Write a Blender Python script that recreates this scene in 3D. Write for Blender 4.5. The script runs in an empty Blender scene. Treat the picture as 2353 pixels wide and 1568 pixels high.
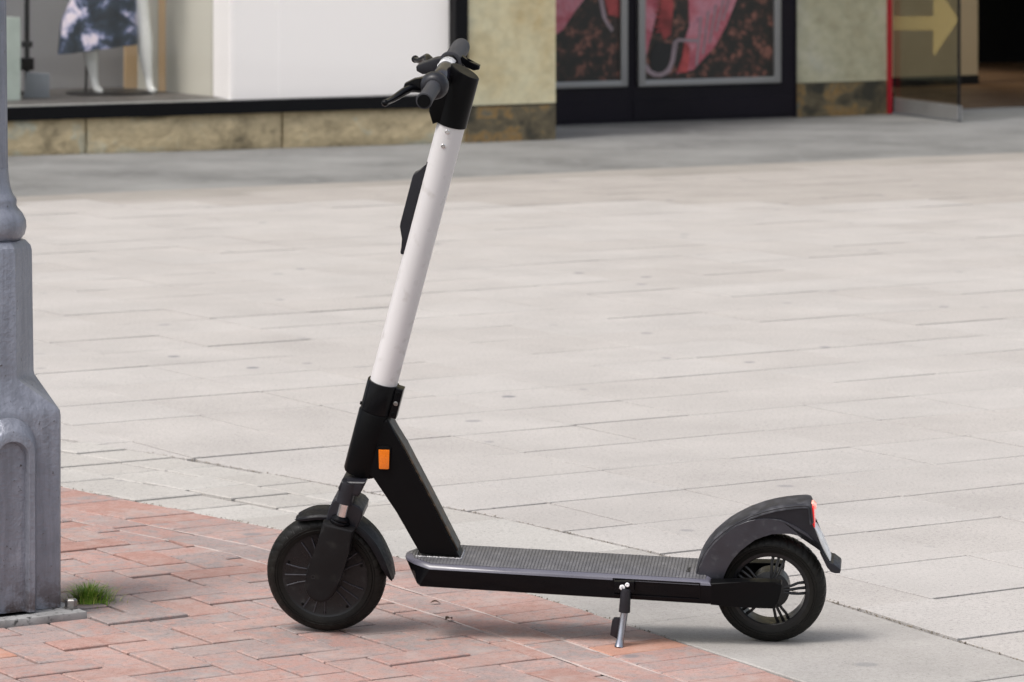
import bpy, bmesh, math, random
from mathutils import Vector, Matrix
random.seed(7)
R = math.radians
scn = bpy.context.scene
COL = scn.collection

# ------------------------------------------------------------------ camera
cd = bpy.data.cameras.new("camera")
cam = bpy.data.objects.new("camera", cd)
COL.objects.link(cam)
cam.location = (0, 0, 1.55)
cam.rotation_euler = (R(90), 0, 0)
cd.sensor_width = 36.0
cd.lens = 8515.0 / 2353.0 * 36.0
cd.shift_x = 0.0
cd.shift_y = -(784.0 + 198.0) / 2353.0
cd.clip_start = 0.1
cd.clip_end = 500
cd.dof.use_dof = True
cd.dof.focus_distance = 7.98
cd.dof.aperture_fstop = 10.0
scn.camera = cam

# ------------------------------------------------------------------ light
world = bpy.data.worlds.new("World")
scn.world = world
world.use_nodes = True
wn = world.node_tree
wn.nodes.clear()
wo = wn.nodes.new("ShaderNodeOutputWorld")
wb = wn.nodes.new("ShaderNodeBackground")
sky = wn.nodes.new("ShaderNodeTexSky")
sky.sky_type = 'NISHITA'
sky.sun_disc = False
SUN_EL, SUN_DIR = R(58), Vector((-0.72, -0.69, 0)).normalized()
sky.sun_elevation = SUN_EL
sky.sun_rotation = math.atan2(SUN_DIR.x, SUN_DIR.y)
sky.air_density = 1.0
sky.dust_density = 4.0
sky.ozone_density = 1.0
hs = wn.nodes.new("ShaderNodeHueSaturation")
hs.inputs["Saturation"].default_value = 0.45
wn.links.new(sky.outputs[0], hs.inputs["Color"])
wn.links.new(hs.outputs[0], wb.inputs["Color"])
wb.inputs["Strength"].default_value = 0.15
wn.links.new(wb.outputs[0], wo.inputs["Surface"])
sl = bpy.data.lights.new("sun", 'SUN')
sl.energy = 1.5
sl.angle = R(17)
sl.color = (1.0, 0.965, 0.93)
sun = bpy.data.objects.new("sun", sl)
COL.objects.link(sun)
to_sun = Vector((SUN_DIR.x * math.cos(SUN_EL), SUN_DIR.y * math.cos(SUN_EL), math.sin(SUN_EL)))
sun.rotation_euler = to_sun.to_track_quat('Z', 'Y').to_euler()
sun.location = to_sun * 30

scn.view_settings.view_transform = 'Standard'
scn.view_settings.look = 'None'
scn.view_settings.gamma = 1.0
scn.view_settings.use_curve_mapping = False
scn.view_settings.exposure = 0.50

# ------------------------------------------------------------------ materials
def new_mat(name):
    m = bpy.data.materials.new(name)
    m.use_nodes = True
    nt = m.node_tree
    return m, nt, nt.nodes, nt.links, nt.nodes["Principled BSDF"]

def N(nodes, kind, **kw):
    n = nodes.new(kind)
    for k, v in kw.items():
        if k in n.inputs.keys():
            n.inputs[k].default_value = v
        else:
            setattr(n, k, v)
    return n

def ramp(nodes, pts):
    n = nodes.new("ShaderNodeValToRGB")
    e = n.color_ramp.elements
    while len(e) > 1:
        e.remove(e[-1])
    e[0].position = pts[0][0]; e[0].color = tuple(pts[0][1]) + (1,)
    for p, c in pts[1:]:
        k = e.new(p); k.color = tuple(c) + (1,)
    return n

def g(v):
    return (v, v, v)

def mixc(nodes, links, fac, a, b, mode='MIX'):
    n = nodes.new("ShaderNodeMix")
    n.data_type = 'RGBA'; n.blend_type = mode
    for sock, val in ((n.inputs[0], fac), (n.inputs[6], a), (n.inputs[7], b)):
        if isinstance(val, bpy.types.NodeSocket):
            links.new(val, sock)
        elif isinstance(val, (int, float)):
            sock.default_value = val
        else:
            sock.default_value = tuple(val) + (1,)
    return n.outputs[2]

def pos(nodes, links, scale=(1, 1, 1), rot=0.0, obj=False):
    if obj:
        t = nodes.new("ShaderNodeTexCoord"); out = t.outputs["Object"]
    else:
        t = nodes.new("ShaderNodeNewGeometry"); out = t.outputs["Position"]
    mp = nodes.new("ShaderNodeMapping")
    mp.inputs["Scale"].default_value = scale
    mp.inputs["Rotation"].default_value = (0, 0, rot)
    links.new(out, mp.inputs[0])
    return mp.outputs[0]

def bump(nodes, links, bsdf, height, strength, dist=0.002):
    b = nodes.new("ShaderNodeBump")
    b.inputs["Strength"].default_value = strength
    b.inputs["Distance"].default_value = dist
    links.new(height, b.inputs["Height"])
    links.new(b.outputs[0], bsdf.inputs["Normal"])

def plain(name, col, rough=0.5, metal=0.0, var=0.15, nscale=60, bmp=0.0, dirt=None, obj=True, spec=None, rvar=0.12):
    m, nt, nd, lk, b = new_mat(name)
    co = pos(nd, lk, obj=obj)
    n1 = N(nd, "ShaderNodeTexNoise", Scale=nscale, Detail=5.0)
    lk.new(co, n1.inputs["Vector"])
    n2 = N(nd, "ShaderNodeTexNoise", Scale=nscale * 0.13, Detail=3.0)
    lk.new(co, n2.inputs["Vector"])
    lo = tuple(c * (1 - var) for c in col); hi = tuple(min(1, c * (1 + var)) for c in col)
    r1 = ramp(nd, [(0.3, lo), (0.7, hi)])
    lk.new(n2.outputs[0], r1.inputs[0])
    c = r1.outputs[0]
    if dirt:
        rd = ramp(nd, [(dirt[1], g(0)), (dirt[2], g(1))])
        lk.new(n1.outputs[0], rd.inputs[0])
        c = mixc(nd, lk, rd.outputs[0], c, dirt[0])
    lk.new(c, b.inputs["Base Color"])
    rr = ramp(nd, [(0.3, g(max(0.02, rough - rvar))), (0.7, g(min(1, rough + rvar)))])
    lk.new(n1.outputs[0], rr.inputs[0])
    lk.new(rr.outputs[0], b.inputs["Roughness"])
    b.inputs["Metallic"].default_value = metal
    if spec is not None:
        b.inputs["Specular IOR Level"].default_value = spec
    if bmp:
        bump(nd, lk, b, n1.outputs[0], bmp)
    return m

def paving_mat(name, base, alt, objvar=0.1, speck=0.5, spots=True, bmpd=0.0012, stain=None):
    """Stone or clay paving: a tone of its own per piece, fine grain, worn patches, gum marks."""
    m, nt, nd, lk, b = new_mat(name)
    co = pos(nd, lk)
    oi = nd.new("ShaderNodeObjectInfo")
    big = N(nd, "ShaderNodeTexNoise", Scale=2.2, Detail=6.0, Roughness=0.62)
    lk.new(co, big.inputs["Vector"])
    fine = N(nd, "ShaderNodeTexNoise", Scale=330.0, Detail=3.0, Roughness=0.7)
    lk.new(co, fine.inputs["Vector"])
    mid = N(nd, "ShaderNodeTexNoise", Scale=26.0, Detail=6.0, Roughness=0.66)
    lk.new(co, mid.inputs["Vector"])
    grain = N(nd, "ShaderNodeTexNoise", Scale=95.0, Detail=5.0, Roughness=0.75)
    lk.new(co, grain.inputs["Vector"])
    ad = nd.new("ShaderNodeMath"); ad.operation = 'MULTIPLY_ADD'
    lk.new(mid.outputs[0], ad.inputs[0]); ad.inputs[1].default_value = 0.9
    lk.new(oi.outputs["Random"], ad.inputs[2])
    m2 = nd.new("ShaderNodeMath"); m2.operation = 'MULTIPLY'; m2.inputs[1].default_value = 0.53
    lk.new(ad.outputs[0], m2.inputs[0])
    r = ramp(nd, alt)
    lk.new(m2.outputs[0], r.inputs[0])
    rb = ramp(nd, [(0.3, g(1 - objvar)), (0.7, g(1 + objvar * 0.3))])
    lk.new(big.outputs[0], rb.inputs[0])
    c = mixc(nd, lk, 1.0, r.outputs[0], rb.outputs[0], 'MULTIPLY')
    rf = ramp(nd, [(0.30, g(1 - speck)), (0.44, g(0.97)), (0.62, g(1.03)), (0.74, g(1.0 + speck * 0.4))])
    lk.new(fine.outputs[0], rf.inputs[0])
    c = mixc(nd, lk, 1.0, c, rf.outputs[0], 'MULTIPLY')
    rg = ramp(nd, [(0.33, g(1 - speck * 0.85)), (0.43, g(0.96)), (0.56, g(1.02)), (0.70, g(1.10))])
    lk.new(grain.outputs[0], rg.inputs[0])
    c = mixc(nd, lk, 1.0, c, rg.outputs[0], 'MULTIPLY')
    if spots:
        vo = N(nd, "ShaderNodeTexVoronoi", Scale=3.4, Randomness=1.0)
        lk.new(co, vo.inputs["Vector"])
        wig = nd.new("ShaderNodeMath"); wig.operation = 'MULTIPLY_ADD'; wig.inputs[1].default_value = 0.05
        lk.new(mid.outputs[0], wig.inputs[0]); lk.new(vo.outputs["Distance"], wig.inputs[2])
        rs = ramp(nd, [(0.092, g(1)), (0.122, g(0))])
        lk.new(wig.outputs[0], rs.inputs[0])
        sep = nd.new("ShaderNodeSeparateColor")
        lk.new(vo.outputs["Color"], sep.inputs[0])
        th = nd.new("ShaderNodeMath"); th.operation = 'MULTIPLY'
        lk.new(rs.outputs[0], th.inputs[0]); lk.new(sep.outputs[0], th.inputs[1])
        th2 = nd.new("ShaderNodeMath"); th2.operation = 'MULTIPLY'; th2.inputs[1].default_value = 0.85
        lk.new(th.outputs[0], th2.inputs[0])
        c = mixc(nd, lk, th2.outputs[0], c, (0.16, 0.165, 0.175))
    if stain:
        st = N(nd, "ShaderNodeTexNoise", Scale=9.0, Detail=7.0, Roughness=0.7)
        lk.new(co, st.inputs["Vector"])
        rs2 = ramp(nd, [(0.5, g(0)), (0.72, g(0.75))])
        lk.new(st.outputs[0], rs2.inputs[0])
        c = mixc(nd, lk, rs2.outputs[0], c, stain)
    lk.new(c, b.inputs["Base Color"])
    b.inputs["Roughness"].default_value = 0.85
    b.inputs["Specular IOR Level"].default_value = 0.3
    h = nd.new("ShaderNodeMath"); h.operation = 'MULTIPLY_ADD'; h.inputs[1].default_value = 0.35
    lk.new(fine.outputs[0], h.inputs[0]); lk.new(mid.outputs[0], h.inputs[2])
    bump(nd, lk, b, h.outputs[0], 0.55, bmpd)
    return m

M = {}
M['slab'] = paving_mat("pale concrete", None, [(0.1, (0.420, 0.392, 0.368)), (0.5, (0.438, 0.412, 0.390)), (0.9, (0.452, 0.428, 0.407))], 0.12, 0.5)
M['shadeslab'] = paving_mat("tan concrete with painted shade", None, [(0.1, (0.335, 0.302, 0.272)), (0.5, (0.37, 0.34, 0.312)), (0.9, (0.40, 0.372, 0.345))], 0.14, 0.4)  # darker tan paints the shade near the shop front into far slabs
M['paver'] = paving_mat("worn grey concrete", None, [(0.1, (0.395, 0.372, 0.345)), (0.5, (0.43, 0.408, 0.38)), (0.9, (0.465, 0.445, 0.418))], 0.12, 0.5)
M['smooth'] = paving_mat("smooth grey concrete", None, [(0.1, (0.325, 0.306, 0.286)), (0.5, (0.372, 0.352, 0.330)), (0.9, (0.43, 0.41, 0.388))], 0.2, 0.35)
M['brick'] = paving_mat("red clay brick", None, [(0.12, (0.36, 0.185, 0.15)), (0.24, (0.42, 0.275, 0.24)), (0.34, (0.32, 0.26, 0.245)), (0.45, (0.41, 0.245, 0.21)), (0.55, (0.29, 0.25, 0.24)), (0.66, (0.41, 0.27, 0.235)), (0.78, (0.36, 0.205, 0.17))], 0.16, 0.5, stain=(0.38, 0.32, 0.295))
M['orange_brick'] = paving_mat("fresh orange brick", None, [(0.1, (0.43, 0.20, 0.135)), (0.9, (0.44, 0.28, 0.225))], 0.12, 0.3, spots=False, stain=(0.46, 0.33, 0.28))
M['sand'] = plain("sandy joint fill", (0.13, 0.105, 0.09), 0.95, var=0.35, nscale=240, bmp=0.6, dirt=((0.07, 0.06, 0.05), 0.52, 0.66), obj=False)
M['mortar'] = plain("pale pink mortar", (0.44, 0.36, 0.33), 0.9, var=0.15, nscale=90, bmp=0.3, dirt=((0.25, 0.2, 0.18), 0.6, 0.7), obj=False)
M['grit'] = plain("sandy grit", (0.22, 0.19, 0.15), 0.95, var=0.4, nscale=200, obj=False)
M['darkjoint'] = plain("dark joint fill", (0.085, 0.075, 0.065), 0.95, var=0.4, nscale=260, bmp=0.5, obj=False)
M['ground'] = plain("distant pavement", (0.36, 0.35, 0.335), 0.9, var=0.12, nscale=3, obj=False)
M['apron'] = plain("blue grey stone apron", (0.180, 0.178, 0.170), 0.8, var=0.3, nscale=9, bmp=0.2, dirt=((0.23, 0.23, 0.22), 0.5, 0.75), obj=False)
M['kerb'] = plain("tan kerb stone", (0.28, 0.258, 0.232), 0.85, var=0.12, nscale=12, bmp=0.2, obj=False)

M['black'] = plain("satin black paint", (0.0030, 0.0030, 0.0034), 0.36, var=0.3, nscale=25, spec=0.10, rvar=0.06)
M['gloss'] = plain("gloss black paint", (0.0030, 0.0030, 0.0038), 0.22, var=0.2, nscale=18, spec=0.14, rvar=0.05)
M['sheen'] = plain("polished black bar paint", (0.012, 0.011, 0.017), 0.24, var=0.2, nscale=18, spec=0.75, rvar=0.05)
M['rim'] = plain("deck edge with painted sky sheen", (0.085, 0.082, 0.105), 0.34, var=0.15, nscale=14, spec=0.9)  # lighter grey puts the sky's reflection into the black deck edge
M['plastic'] = plain("dark grey plastic", (0.012, 0.012, 0.016), 0.40, var=0.25, nscale=140, bmp=0.12, spec=0.38)
M['worn'] = plain("scuffed grey plastic", (0.026, 0.026, 0.033), 0.42, var=0.3, nscale=80, bmp=0.2, dirt=((0.055, 0.055, 0.06), 0.58, 0.78), spec=0.5)
M['scuffed'] = plain("scuffed top plastic", (0.05, 0.05, 0.06), 0.42, var=0.35, nscale=46, bmp=0.2, dirt=((0.14, 0.14, 0.155), 0.46, 0.72), spec=0.6)
M['forkplastic'] = plain("dusty fork plastic", (0.007, 0.0065, 0.007), 0.5, var=0.3, nscale=30, bmp=0.1, dirt=((0.022, 0.021, 0.019), 0.56, 0.76), spec=0.2)
M['rubber'] = plain("dusty tyre rubber", (0.0065, 0.0062, 0.0052), 0.5, var=0.3, nscale=45, bmp=0.1, dirt=((0.016, 0.015, 0.012), 0.55, 0.8), spec=0.22)
M['hub'] = plain("black hub plastic", (0.005, 0.005, 0.006), 0.36, var=0.2, nscale=60, dirt=((0.02, 0.02, 0.02), 0.56, 0.76), spec=0.4)
M['white'] = plain("white stem paint", (0.585, 0.565, 0.56), 0.33, var=0.035, nscale=30, spec=0.5, rvar=0.06, dirt=((0.50, 0.475, 0.46), 0.60, 0.72))
M['label'] = plain("white label", (0.85, 0.85, 0.85), 0.3, var=0.03, nscale=40)
M['ink'] = plain("grey label ink", (0.35, 0.35, 0.36), 0.5, var=0.05)
M['chrome'] = plain("polished steel", (0.72, 0.71, 0.70), 0.16, 1.0, var=0.08, nscale=50, rvar=0.05)
M['steel'] = plain("weathered steel", (0.27, 0.26, 0.25), 0.42, 1.0, var=0.2, nscale=80, dirt=((0.10, 0.09, 0.08), 0.55, 0.75))
M['gunmetal'] = plain("gunmetal rod", (0.36, 0.36, 0.40), 0.25, 1.0, var=0.15, nscale=60)
M['weld'] = plain("bare weld seam", (0.30, 0.295, 0.30), 0.45, 1.0, var=0.4, nscale=300, bmp=0.6)
M['rusty'] = plain("rubbed bronze paint edge", (0.030, 0.021, 0.014), 0.4, var=0.5, nscale=50, dirt=((0.13, 0.085, 0.05), 0.52, 0.7))

def grip_mat():
    m, nt, nd, lk, b = new_mat("knurled grip rubber")
    co = pos(nd, lk, obj=True)
    w = N(nd, "ShaderNodeTexVoronoi", Scale=520.0, Randomness=0.15)
    lk.new(co, w.inputs["Vector"])
    r = ramp(nd, [(0.2, (0.05, 0.05, 0.058)), (0.6, (0.018, 0.018, 0.022))])
    lk.new(w.outputs["Distance"], r.inputs[0]); lk.new(r.outputs[0], b.inputs["Base Color"])
    b.inputs["Roughness"].default_value = 0.6
    iv = nd.new("ShaderNodeMath"); iv.operation = 'SUBTRACT'; iv.inputs[0].default_value = 1.0
    lk.new(w.outputs["Distance"], iv.inputs[1])
    bump(nd, lk, b, iv.outputs[0], 0.5, 0.001)
    return m
M['grip'] = grip_mat()

def deck_mat():
    """Rubber deck mat: rows of short dimples across the board."""
    m, nt, nd, lk, b = new_mat("dimpled deck mat")
    t = nd.new("ShaderNodeTexCoord"); sp = nd.new("ShaderNodeSeparateXYZ")
    lk.new(t.outputs["Object"], sp.inputs[0])
    def wave(sock, period, duty):
        a = nd.new("ShaderNodeMath"); a.operation = 'DIVIDE'; a.inputs[1].default_value = period
        lk.new(sock, a.inputs[0])
        f = nd.new("ShaderNodeMath"); f.operation = 'FRACT'; lk.new(a.outputs[0], f.inputs[0])
        s = nd.new("ShaderNodeMath"); s.operation = 'SUBTRACT'; s.inputs[1].default_value = 0.5; lk.new(f.outputs[0], s.inputs[0])
        ab = nd.new("ShaderNodeMath"); ab.operation = 'ABSOLUTE'; lk.new(s.outputs[0], ab.inputs[0])
        l = nd.new("ShaderNodeMath"); l.operation = 'LESS_THAN'; l.inputs[1].default_value = duty * 0.5; lk.new(ab.outputs[0], l.inputs[0])
        return l.outputs[0]
    mx = nd.new("ShaderNodeMath"); mx.operation = 'MULTIPLY'
    lk.new(wave(sp.outputs[0], 0.0072, 0.34), mx.inputs[0]); lk.new(wave(sp.outputs[1], 0.0052, 0.62), mx.inputs[1])
    n2 = N(nd, "ShaderNodeTexNoise", Scale=30.0, Detail=6.0, Roughness=0.65)
    lk.new(t.outputs["Object"], n2.inputs["Vector"])
    r = ramp(nd, [(0.3, (0.085, 0.083, 0.088)), (0.55, (0.115, 0.112, 0.118)), (0.75, (0.17, 0.165, 0.17))])
    lk.new(n2.outputs[0], r.inputs[0])
    c = mixc(nd, lk, mx.outputs[0], r.outputs[0], (0.018, 0.018, 0.022))
    lk.new(c, b.inputs["Base Color"])
    b.inputs["Roughness"].default_value = 0.5
    iv = nd.new("ShaderNodeMath"); iv.operation = 'SUBTRACT'; iv.inputs[0].default_value = 1.0
    lk.new(mx.outputs[0], iv.inputs[1])
    bump(nd, lk, b, iv.outputs[0], 0.6, 0.001)
    return m
M['deckmat'] = deck_mat()

def cast_mat():
    """Grey-lilac painted cast iron, lumpy, chipped and dirty low down."""
    m, nt, nd, lk, b = new_mat("painted cast iron")
    co = pos(nd, lk, obj=True)
    n1 = N(nd, "ShaderNodeTexNoise", Scale=85.0, Detail=6.0, Roughness=0.6); lk.new(co, n1.inputs["Vector"])
    n2 = N(nd, "ShaderNodeTexNoise", Scale=150.0, Detail=3.0); lk.new(co, n2.inputs["Vector"])
    n3 = N(nd, "ShaderNodeTexNoise", Scale=11.0, Detail=6.0, Roughness=0.7); lk.new(co, n3.inputs["Vector"])
    r = ramp(nd, [(0.25, (0.20, 0.21, 0.245)), (0.6, (0.27, 0.28, 0.325)), (0.8, (0.36, 0.37, 0.42))])
    lk.new(n3.outputs[0], r.inputs[0])
    chips = ramp(nd, [(0.655, g(0)), (0.70, g(0.9))]); lk.new(n1.outputs[0], chips.inputs[0])
    t2 = nd.new("ShaderNodeMapping"); t2.inputs["Scale"].default_value = (38, 38, 2.6); lk.new(co, t2.inputs[0])
    n4 = N(nd, "ShaderNodeTexNoise", Scale=1.0, Detail=5.0, Roughness=0.7); lk.new(t2.outputs[0], n4.inputs["Vector"])
    stk = ramp(nd, [(0.40, g(0.78)), (0.54, g(1.0))]); lk.new(n4.outputs[0], stk.inputs[0])
    c0 = mixc(nd, lk, 0.8, r.outputs[0], stk.outputs[0], 'MULTIPLY')
    c = mixc(nd, lk, chips.outputs[0], c0, (0.06, 0.045, 0.04))
    sp = nd.new("ShaderNodeSeparateXYZ"); lk.new(co, sp.inputs[0])
    low = nd.new("ShaderNodeMapRange"); low.inputs["From Min"].default_value = 0.13; low.inputs["From Max"].default_value = 0.0
    lk.new(sp.outputs[2], low.inputs["Value"])
    lm = nd.new("ShaderNodeMath"); lm.operation = 'MULTIPLY'; lk.new(low.outputs[0], lm.inputs[0])
    rr = ramp(nd, [(0.46, g(0)), (0.58, g(1))]); lk.new(n3.outputs[0], rr.inputs[0]); lk.new(rr.outputs[0], lm.inputs[1])
    c = mixc(nd, lk, lm.outputs[0], c, (0.055, 0.032, 0.024))
    lk.new(c, b.inputs["Base Color"])
    b.inputs["Roughness"].default_value = 0.36
    b.inputs["Metallic"].default_value = 0.35
    a = nd.new("ShaderNodeMath"); a.operation = 'MULTIPLY_ADD'; a.inputs[1].default_value = 0.4
    lk.new(n2.outputs[0], a.inputs[0]); lk.new(n1.outputs[0], a.inputs[2])
    bump(nd, lk, b, a.outputs[0], 0.7, 0.0035)
    return m
M['cast'] = cast_mat()
M['plate'] = plain("grimy cement foot", (0.27, 0.265, 0.26), 0.8, var=0.3, nscale=70, bmp=0.6, dirt=((0.05, 0.05, 0.048), 0.55, 0.7))
M['leaf'] = plain("grass blade green", (0.19, 0.32, 0.04), 0.5, var=0.5, nscale=90)
M['dryleaf'] = plain("dry grass blade", (0.50, 0.52, 0.14), 0.6, var=0.3, nscale=90)
M['leafbrown'] = plain("dry brown leaf", (0.12, 0.07, 0.045), 0.7, var=0.4, nscale=200)

def stone_mat(name, cols, sc=1.4, bmpd=0.004, obj=False):
    m, nt, nd, lk, b = new_mat(name)
    co = pos(nd, lk, scale=(1, 1, 1.25))
    n0 = N(nd, "ShaderNodeTexNoise", Scale=sc * 1.5, Detail=3.0)
    lk.new(co, n0.inputs["Vector"])
    warp = mixc(nd, lk, 0.35, co, n0.outputs["Color"])
    n1 = N(nd, "ShaderNodeTexNoise", Scale=sc * 3.0, Detail=8.0, Roughness=0.62)
    lk.new(warp, n1.inputs["Vector"])
    r = ramp(nd, cols); lk.new(n1.outputs[0], r.inputs[0])
    n2 = N(nd, "ShaderNodeTexNoise", Scale=sc * 20, Detail=4.0); lk.new(co, n2.inputs["Vector"])
    rf = ramp(nd, [(0.35, g(0.88)), (0.6, g(1.04))]); lk.new(n2.outputs[0], rf.inputs[0])
    c = mixc(nd, lk, 1.0, r.outputs[0], rf.outputs[0], 'MULTIPLY')
    lk.new(c, b.inputs["Base Color"]); b.inputs["Roughness"].default_value = 0.7
    ad = nd.new("ShaderNodeMath"); ad.operation = 'MULTIPLY_ADD'; ad.inputs[1].default_value = 0.3
    lk.new(n2.outputs[0], ad.inputs[0]); lk.new(n1.outputs[0], ad.inputs[2])
    bump(nd, lk, b, ad.outputs[0], 0.8, bmpd)
    return m
M['plinth'] = stone_mat("rough yellow sandstone", [(0.33, (0.10, 0.08, 0.05)), (0.39, (0.30, 0.24, 0.14)), (0.47, (0.50, 0.40, 0.24)), (0.56, (0.56, 0.45, 0.27)), (0.64, (0.50, 0.48, 0.36))], 1.1, 0.03)
M['pilaster'] = stone_mat("pale yellow polished stone", [(0.32, (0.46, 0.31, 0.13)), (0.40, (0.54, 0.45, 0.26)), (0.48, (0.60, 0.53, 0.335)), (0.55, (0.62, 0.57, 0.38)), (0.66, (0.56, 0.53, 0.39))], 0.65, 0.001)
M['greenstone'] = stone_mat("pale green grey stone", [(0.32, (0.36, 0.28, 0.16)), (0.40, (0.38, 0.35, 0.235)), (0.48, (0.44, 0.42, 0.295)), (0.55, (0.47, 0.45, 0.34)), (0.66, (0.40, 0.42, 0.37))], 0.6, 0.001)
M['brownstone'] = stone_mat("brown veined stone", [(0.36, (0.035, 0.032, 0.022)), (0.44, (0.08, 0.065, 0.038)), (0.52, (0.13, 0.105, 0.06)), (0.57, (0.25, 0.15, 0.05)), (0.63, (0.13, 0.125, 0.09))], 1.6, 0.002)
M['framepaint'] = plain("black window frame", (0.004, 0.004, 0.005), 0.4, nscale=6, spec=0.15)
M['doorpaint'] = plain("dark aubergine door paint", (0.008, 0.006, 0.011), 0.45, var=0.35, nscale=5, spec=0.2)
M['alu'] = plain("grey aluminium trim", (0.30, 0.30, 0.30), 0.4, 0.5, var=0.08, nscale=8)
M['whiteboard'] = plain("white display board with added glow", (0.80, 0.80, 0.80), 0.6, var=0.01, nscale=2)
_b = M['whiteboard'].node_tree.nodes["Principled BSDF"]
_b.inputs["Emission Color"].default_value = (1.0, 0.985, 0.98, 1); _b.inputs["Emission Strength"].default_value = 0.20  # glow added because daylight alone leaves the board too dark
M['greywall'] = plain("grey display wall", (0.42, 0.43, 0.45), 0.8, var=0.08, nscale=2)
M['cream'] = plain("pale cream display wall", (0.66, 0.66, 0.58), 0.7, var=0.08, nscale=2)
M['tan'] = plain("warm tan strip", (0.72, 0.52, 0.30), 0.6, var=0.08, nscale=3)
M['displayfloor'] = plain("dark display floor", (0.10, 0.095, 0.09), 0.5, var=0.35, nscale=12)
M['sill'] = plain("pale sill", (0.55, 0.57, 0.54), 0.5, var=0.06)
M['mannequin'] = plain("white mannequin gloss", (0.80, 0.84, 0.82), 0.3, var=0.03)
M['redtrim'] = plain("red painted trim", (0.36, 0.008, 0.018), 0.5, var=0.1, nscale=8)
M['beige'] = plain("beige interior wall", (0.62, 0.49, 0.30), 0.7, var=0.1, nscale=3)
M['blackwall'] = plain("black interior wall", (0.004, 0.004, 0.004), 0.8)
M['brownfloor'] = plain("brown interior floor", (0.085, 0.045, 0.018), 0.5, var=0.3, nscale=4)
M['arrow'] = plain("yellow arrow film", (0.80, 0.62, 0.24), 0.5, var=0.04)
M['arrow'].node_tree.nodes["Principled BSDF"].inputs["Alpha"].default_value = 0.16
M['case'] = plain("pale green case", (0.50, 0.60, 0.54), 0.4, var=0.08)
M['greybox'] = plain("slate grey box", (0.20, 0.23, 0.26), 0.6, var=0.15, nscale=5)

def glass_mat(name, tint, refl=0.06):
    m, nt, nd, lk, b = new_mat(name)
    nd.remove(b)
    out = nd["Material Output"]
    tr = nd.new("ShaderNodeBsdfTransparent"); tr.inputs[0].default_value = tint + (1,)
    gl = nd.new("ShaderNodeBsdfGlossy"); gl.inputs["Roughness"].default_value = 0.02
    gl.inputs[0].default_value = (0.9, 0.95, 0.93, 1)
    fr = nd.new("ShaderNodeFresnel"); fr.inputs[0].default_value = 1.45
    mx = nd.new("ShaderNodeMixShader")
    ge = nd.new("ShaderNodeNewGeometry"); mu_ = nd.new("ShaderNodeMath"); mu_.operation = 'MULTIPLY_ADD'
    mu_.inputs[1].default_value = -1.0; mu_.inputs[2].default_value = 1.0
    lk.new(ge.outputs["Backfacing"], mu_.inputs[0])
    m2_ = nd.new("ShaderNodeMath"); m2_.operation = 'MULTIPLY'
    lk.new(fr.outputs[0], m2_.inputs[0]); lk.new(mu_.outputs[0], m2_.inputs[1])
    lk.new(m2_.outputs[0], mx.inputs[0]); lk.new(tr.outputs[0], mx.inputs[1]); lk.new(gl.outputs[0], mx.inputs[2])
    lk.new(mx.outputs[0], out.inputs[0])
    return m
M['glass'] = glass_mat("shop glass", (0.97, 0.955, 0.945))
M['doorglass'] = glass_mat("smoked door glass", (0.72, 0.72, 0.68))

def lens_mat(name, col, emit, rough=0.15):
    m, nt, nd, lk, b = new_mat(name)
    co = pos(nd, lk, obj=True)
    w = N(nd, "ShaderNodeTexVoronoi", Scale=420.0, Randomness=0.2); lk.new(co, w.inputs["Vector"])
    r = ramp(nd, [(0.1, tuple(min(1, c * 1.25) for c in col)), (0.6, tuple(c * 0.7 for c in col))])
    lk.new(w.outputs["Distance"], r.inputs[0]); lk.new(r.outputs[0], b.inputs["Base Color"])
    b.inputs["Roughness"].default_value = rough
    b.inputs["Coat Weight"].default_value = 0.6
    if emit:
        b.inputs["Emission Color"].default_value = emit[0] + (1,)
        b.inputs["Emission Strength"].default_value = emit[1]
    return m
M['amber'] = lens_mat("amber reflector", (0.85, 0.19, 0.003), None)
M['redlens'] = lens_mat("lit red tail lens", (0.8, 0.02, 0.02), ((1.0, 0.02, 0.02), 0.3))
M['redglow'] = lens_mat("bright tail lamp", (0.95, 0.5, 0.4), ((1.0, 0.22, 0.18), 0.4))

# poster materials: flat print, an invented composition of blurred pink folds over dark speckled ground
def poster_mat(name, seed):
    m, nt, nd, lk, b = new_mat(name)
    t = nd.new("ShaderNodeTexCoord")
    mp = nd.new("ShaderNodeMapping"); mp.inputs["Location"].default_value = (seed, seed * 0.7, 0)
    lk.new(t.outputs["Object"], mp.inputs[0])
    n1 = N(nd, "ShaderNodeTexNoise", Scale=15.0, Detail=5.0, Roughness=0.65); lk.new(mp.outputs[0], n1.inputs["Vector"])
    r = ramp(nd, [(0.42, (0.012, 0.012, 0.010)), (0.54, (0.03, 0.018, 0.014)), (0.62, (0.17, 0.07, 0.05)), (0.72, (0.30, 0.12, 0.09))])
    lk.new(n1.outputs[0], r.inputs[0])
    lk.new(r.outputs[0], b.inputs["Base Color"]); b.inputs["Roughness"].default_value = 0.35
    return m
M['poster'] = poster_mat("dark speckled poster print", 0.0)
M['pink'] = stone_mat("pink poster print", [(0.3, (0.30, 0.05, 0.07)), (0.45, (0.45, 0.13, 0.16)), (0.6, (0.50, 0.22, 0.26)), (0.7, (0.30, 0.13, 0.18))], 2.2, 0.0001)
M['redprint'] = plain("deep red poster print", (0.33, 0.05, 0.05), 0.4, var=0.5, nscale=60)
M['blackprint'] = plain("black poster print", (0.008, 0.008, 0.009), 0.4)
M['greyprint'] = plain("grey poster print", (0.26, 0.20, 0.22), 0.4, var=0.2)

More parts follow.
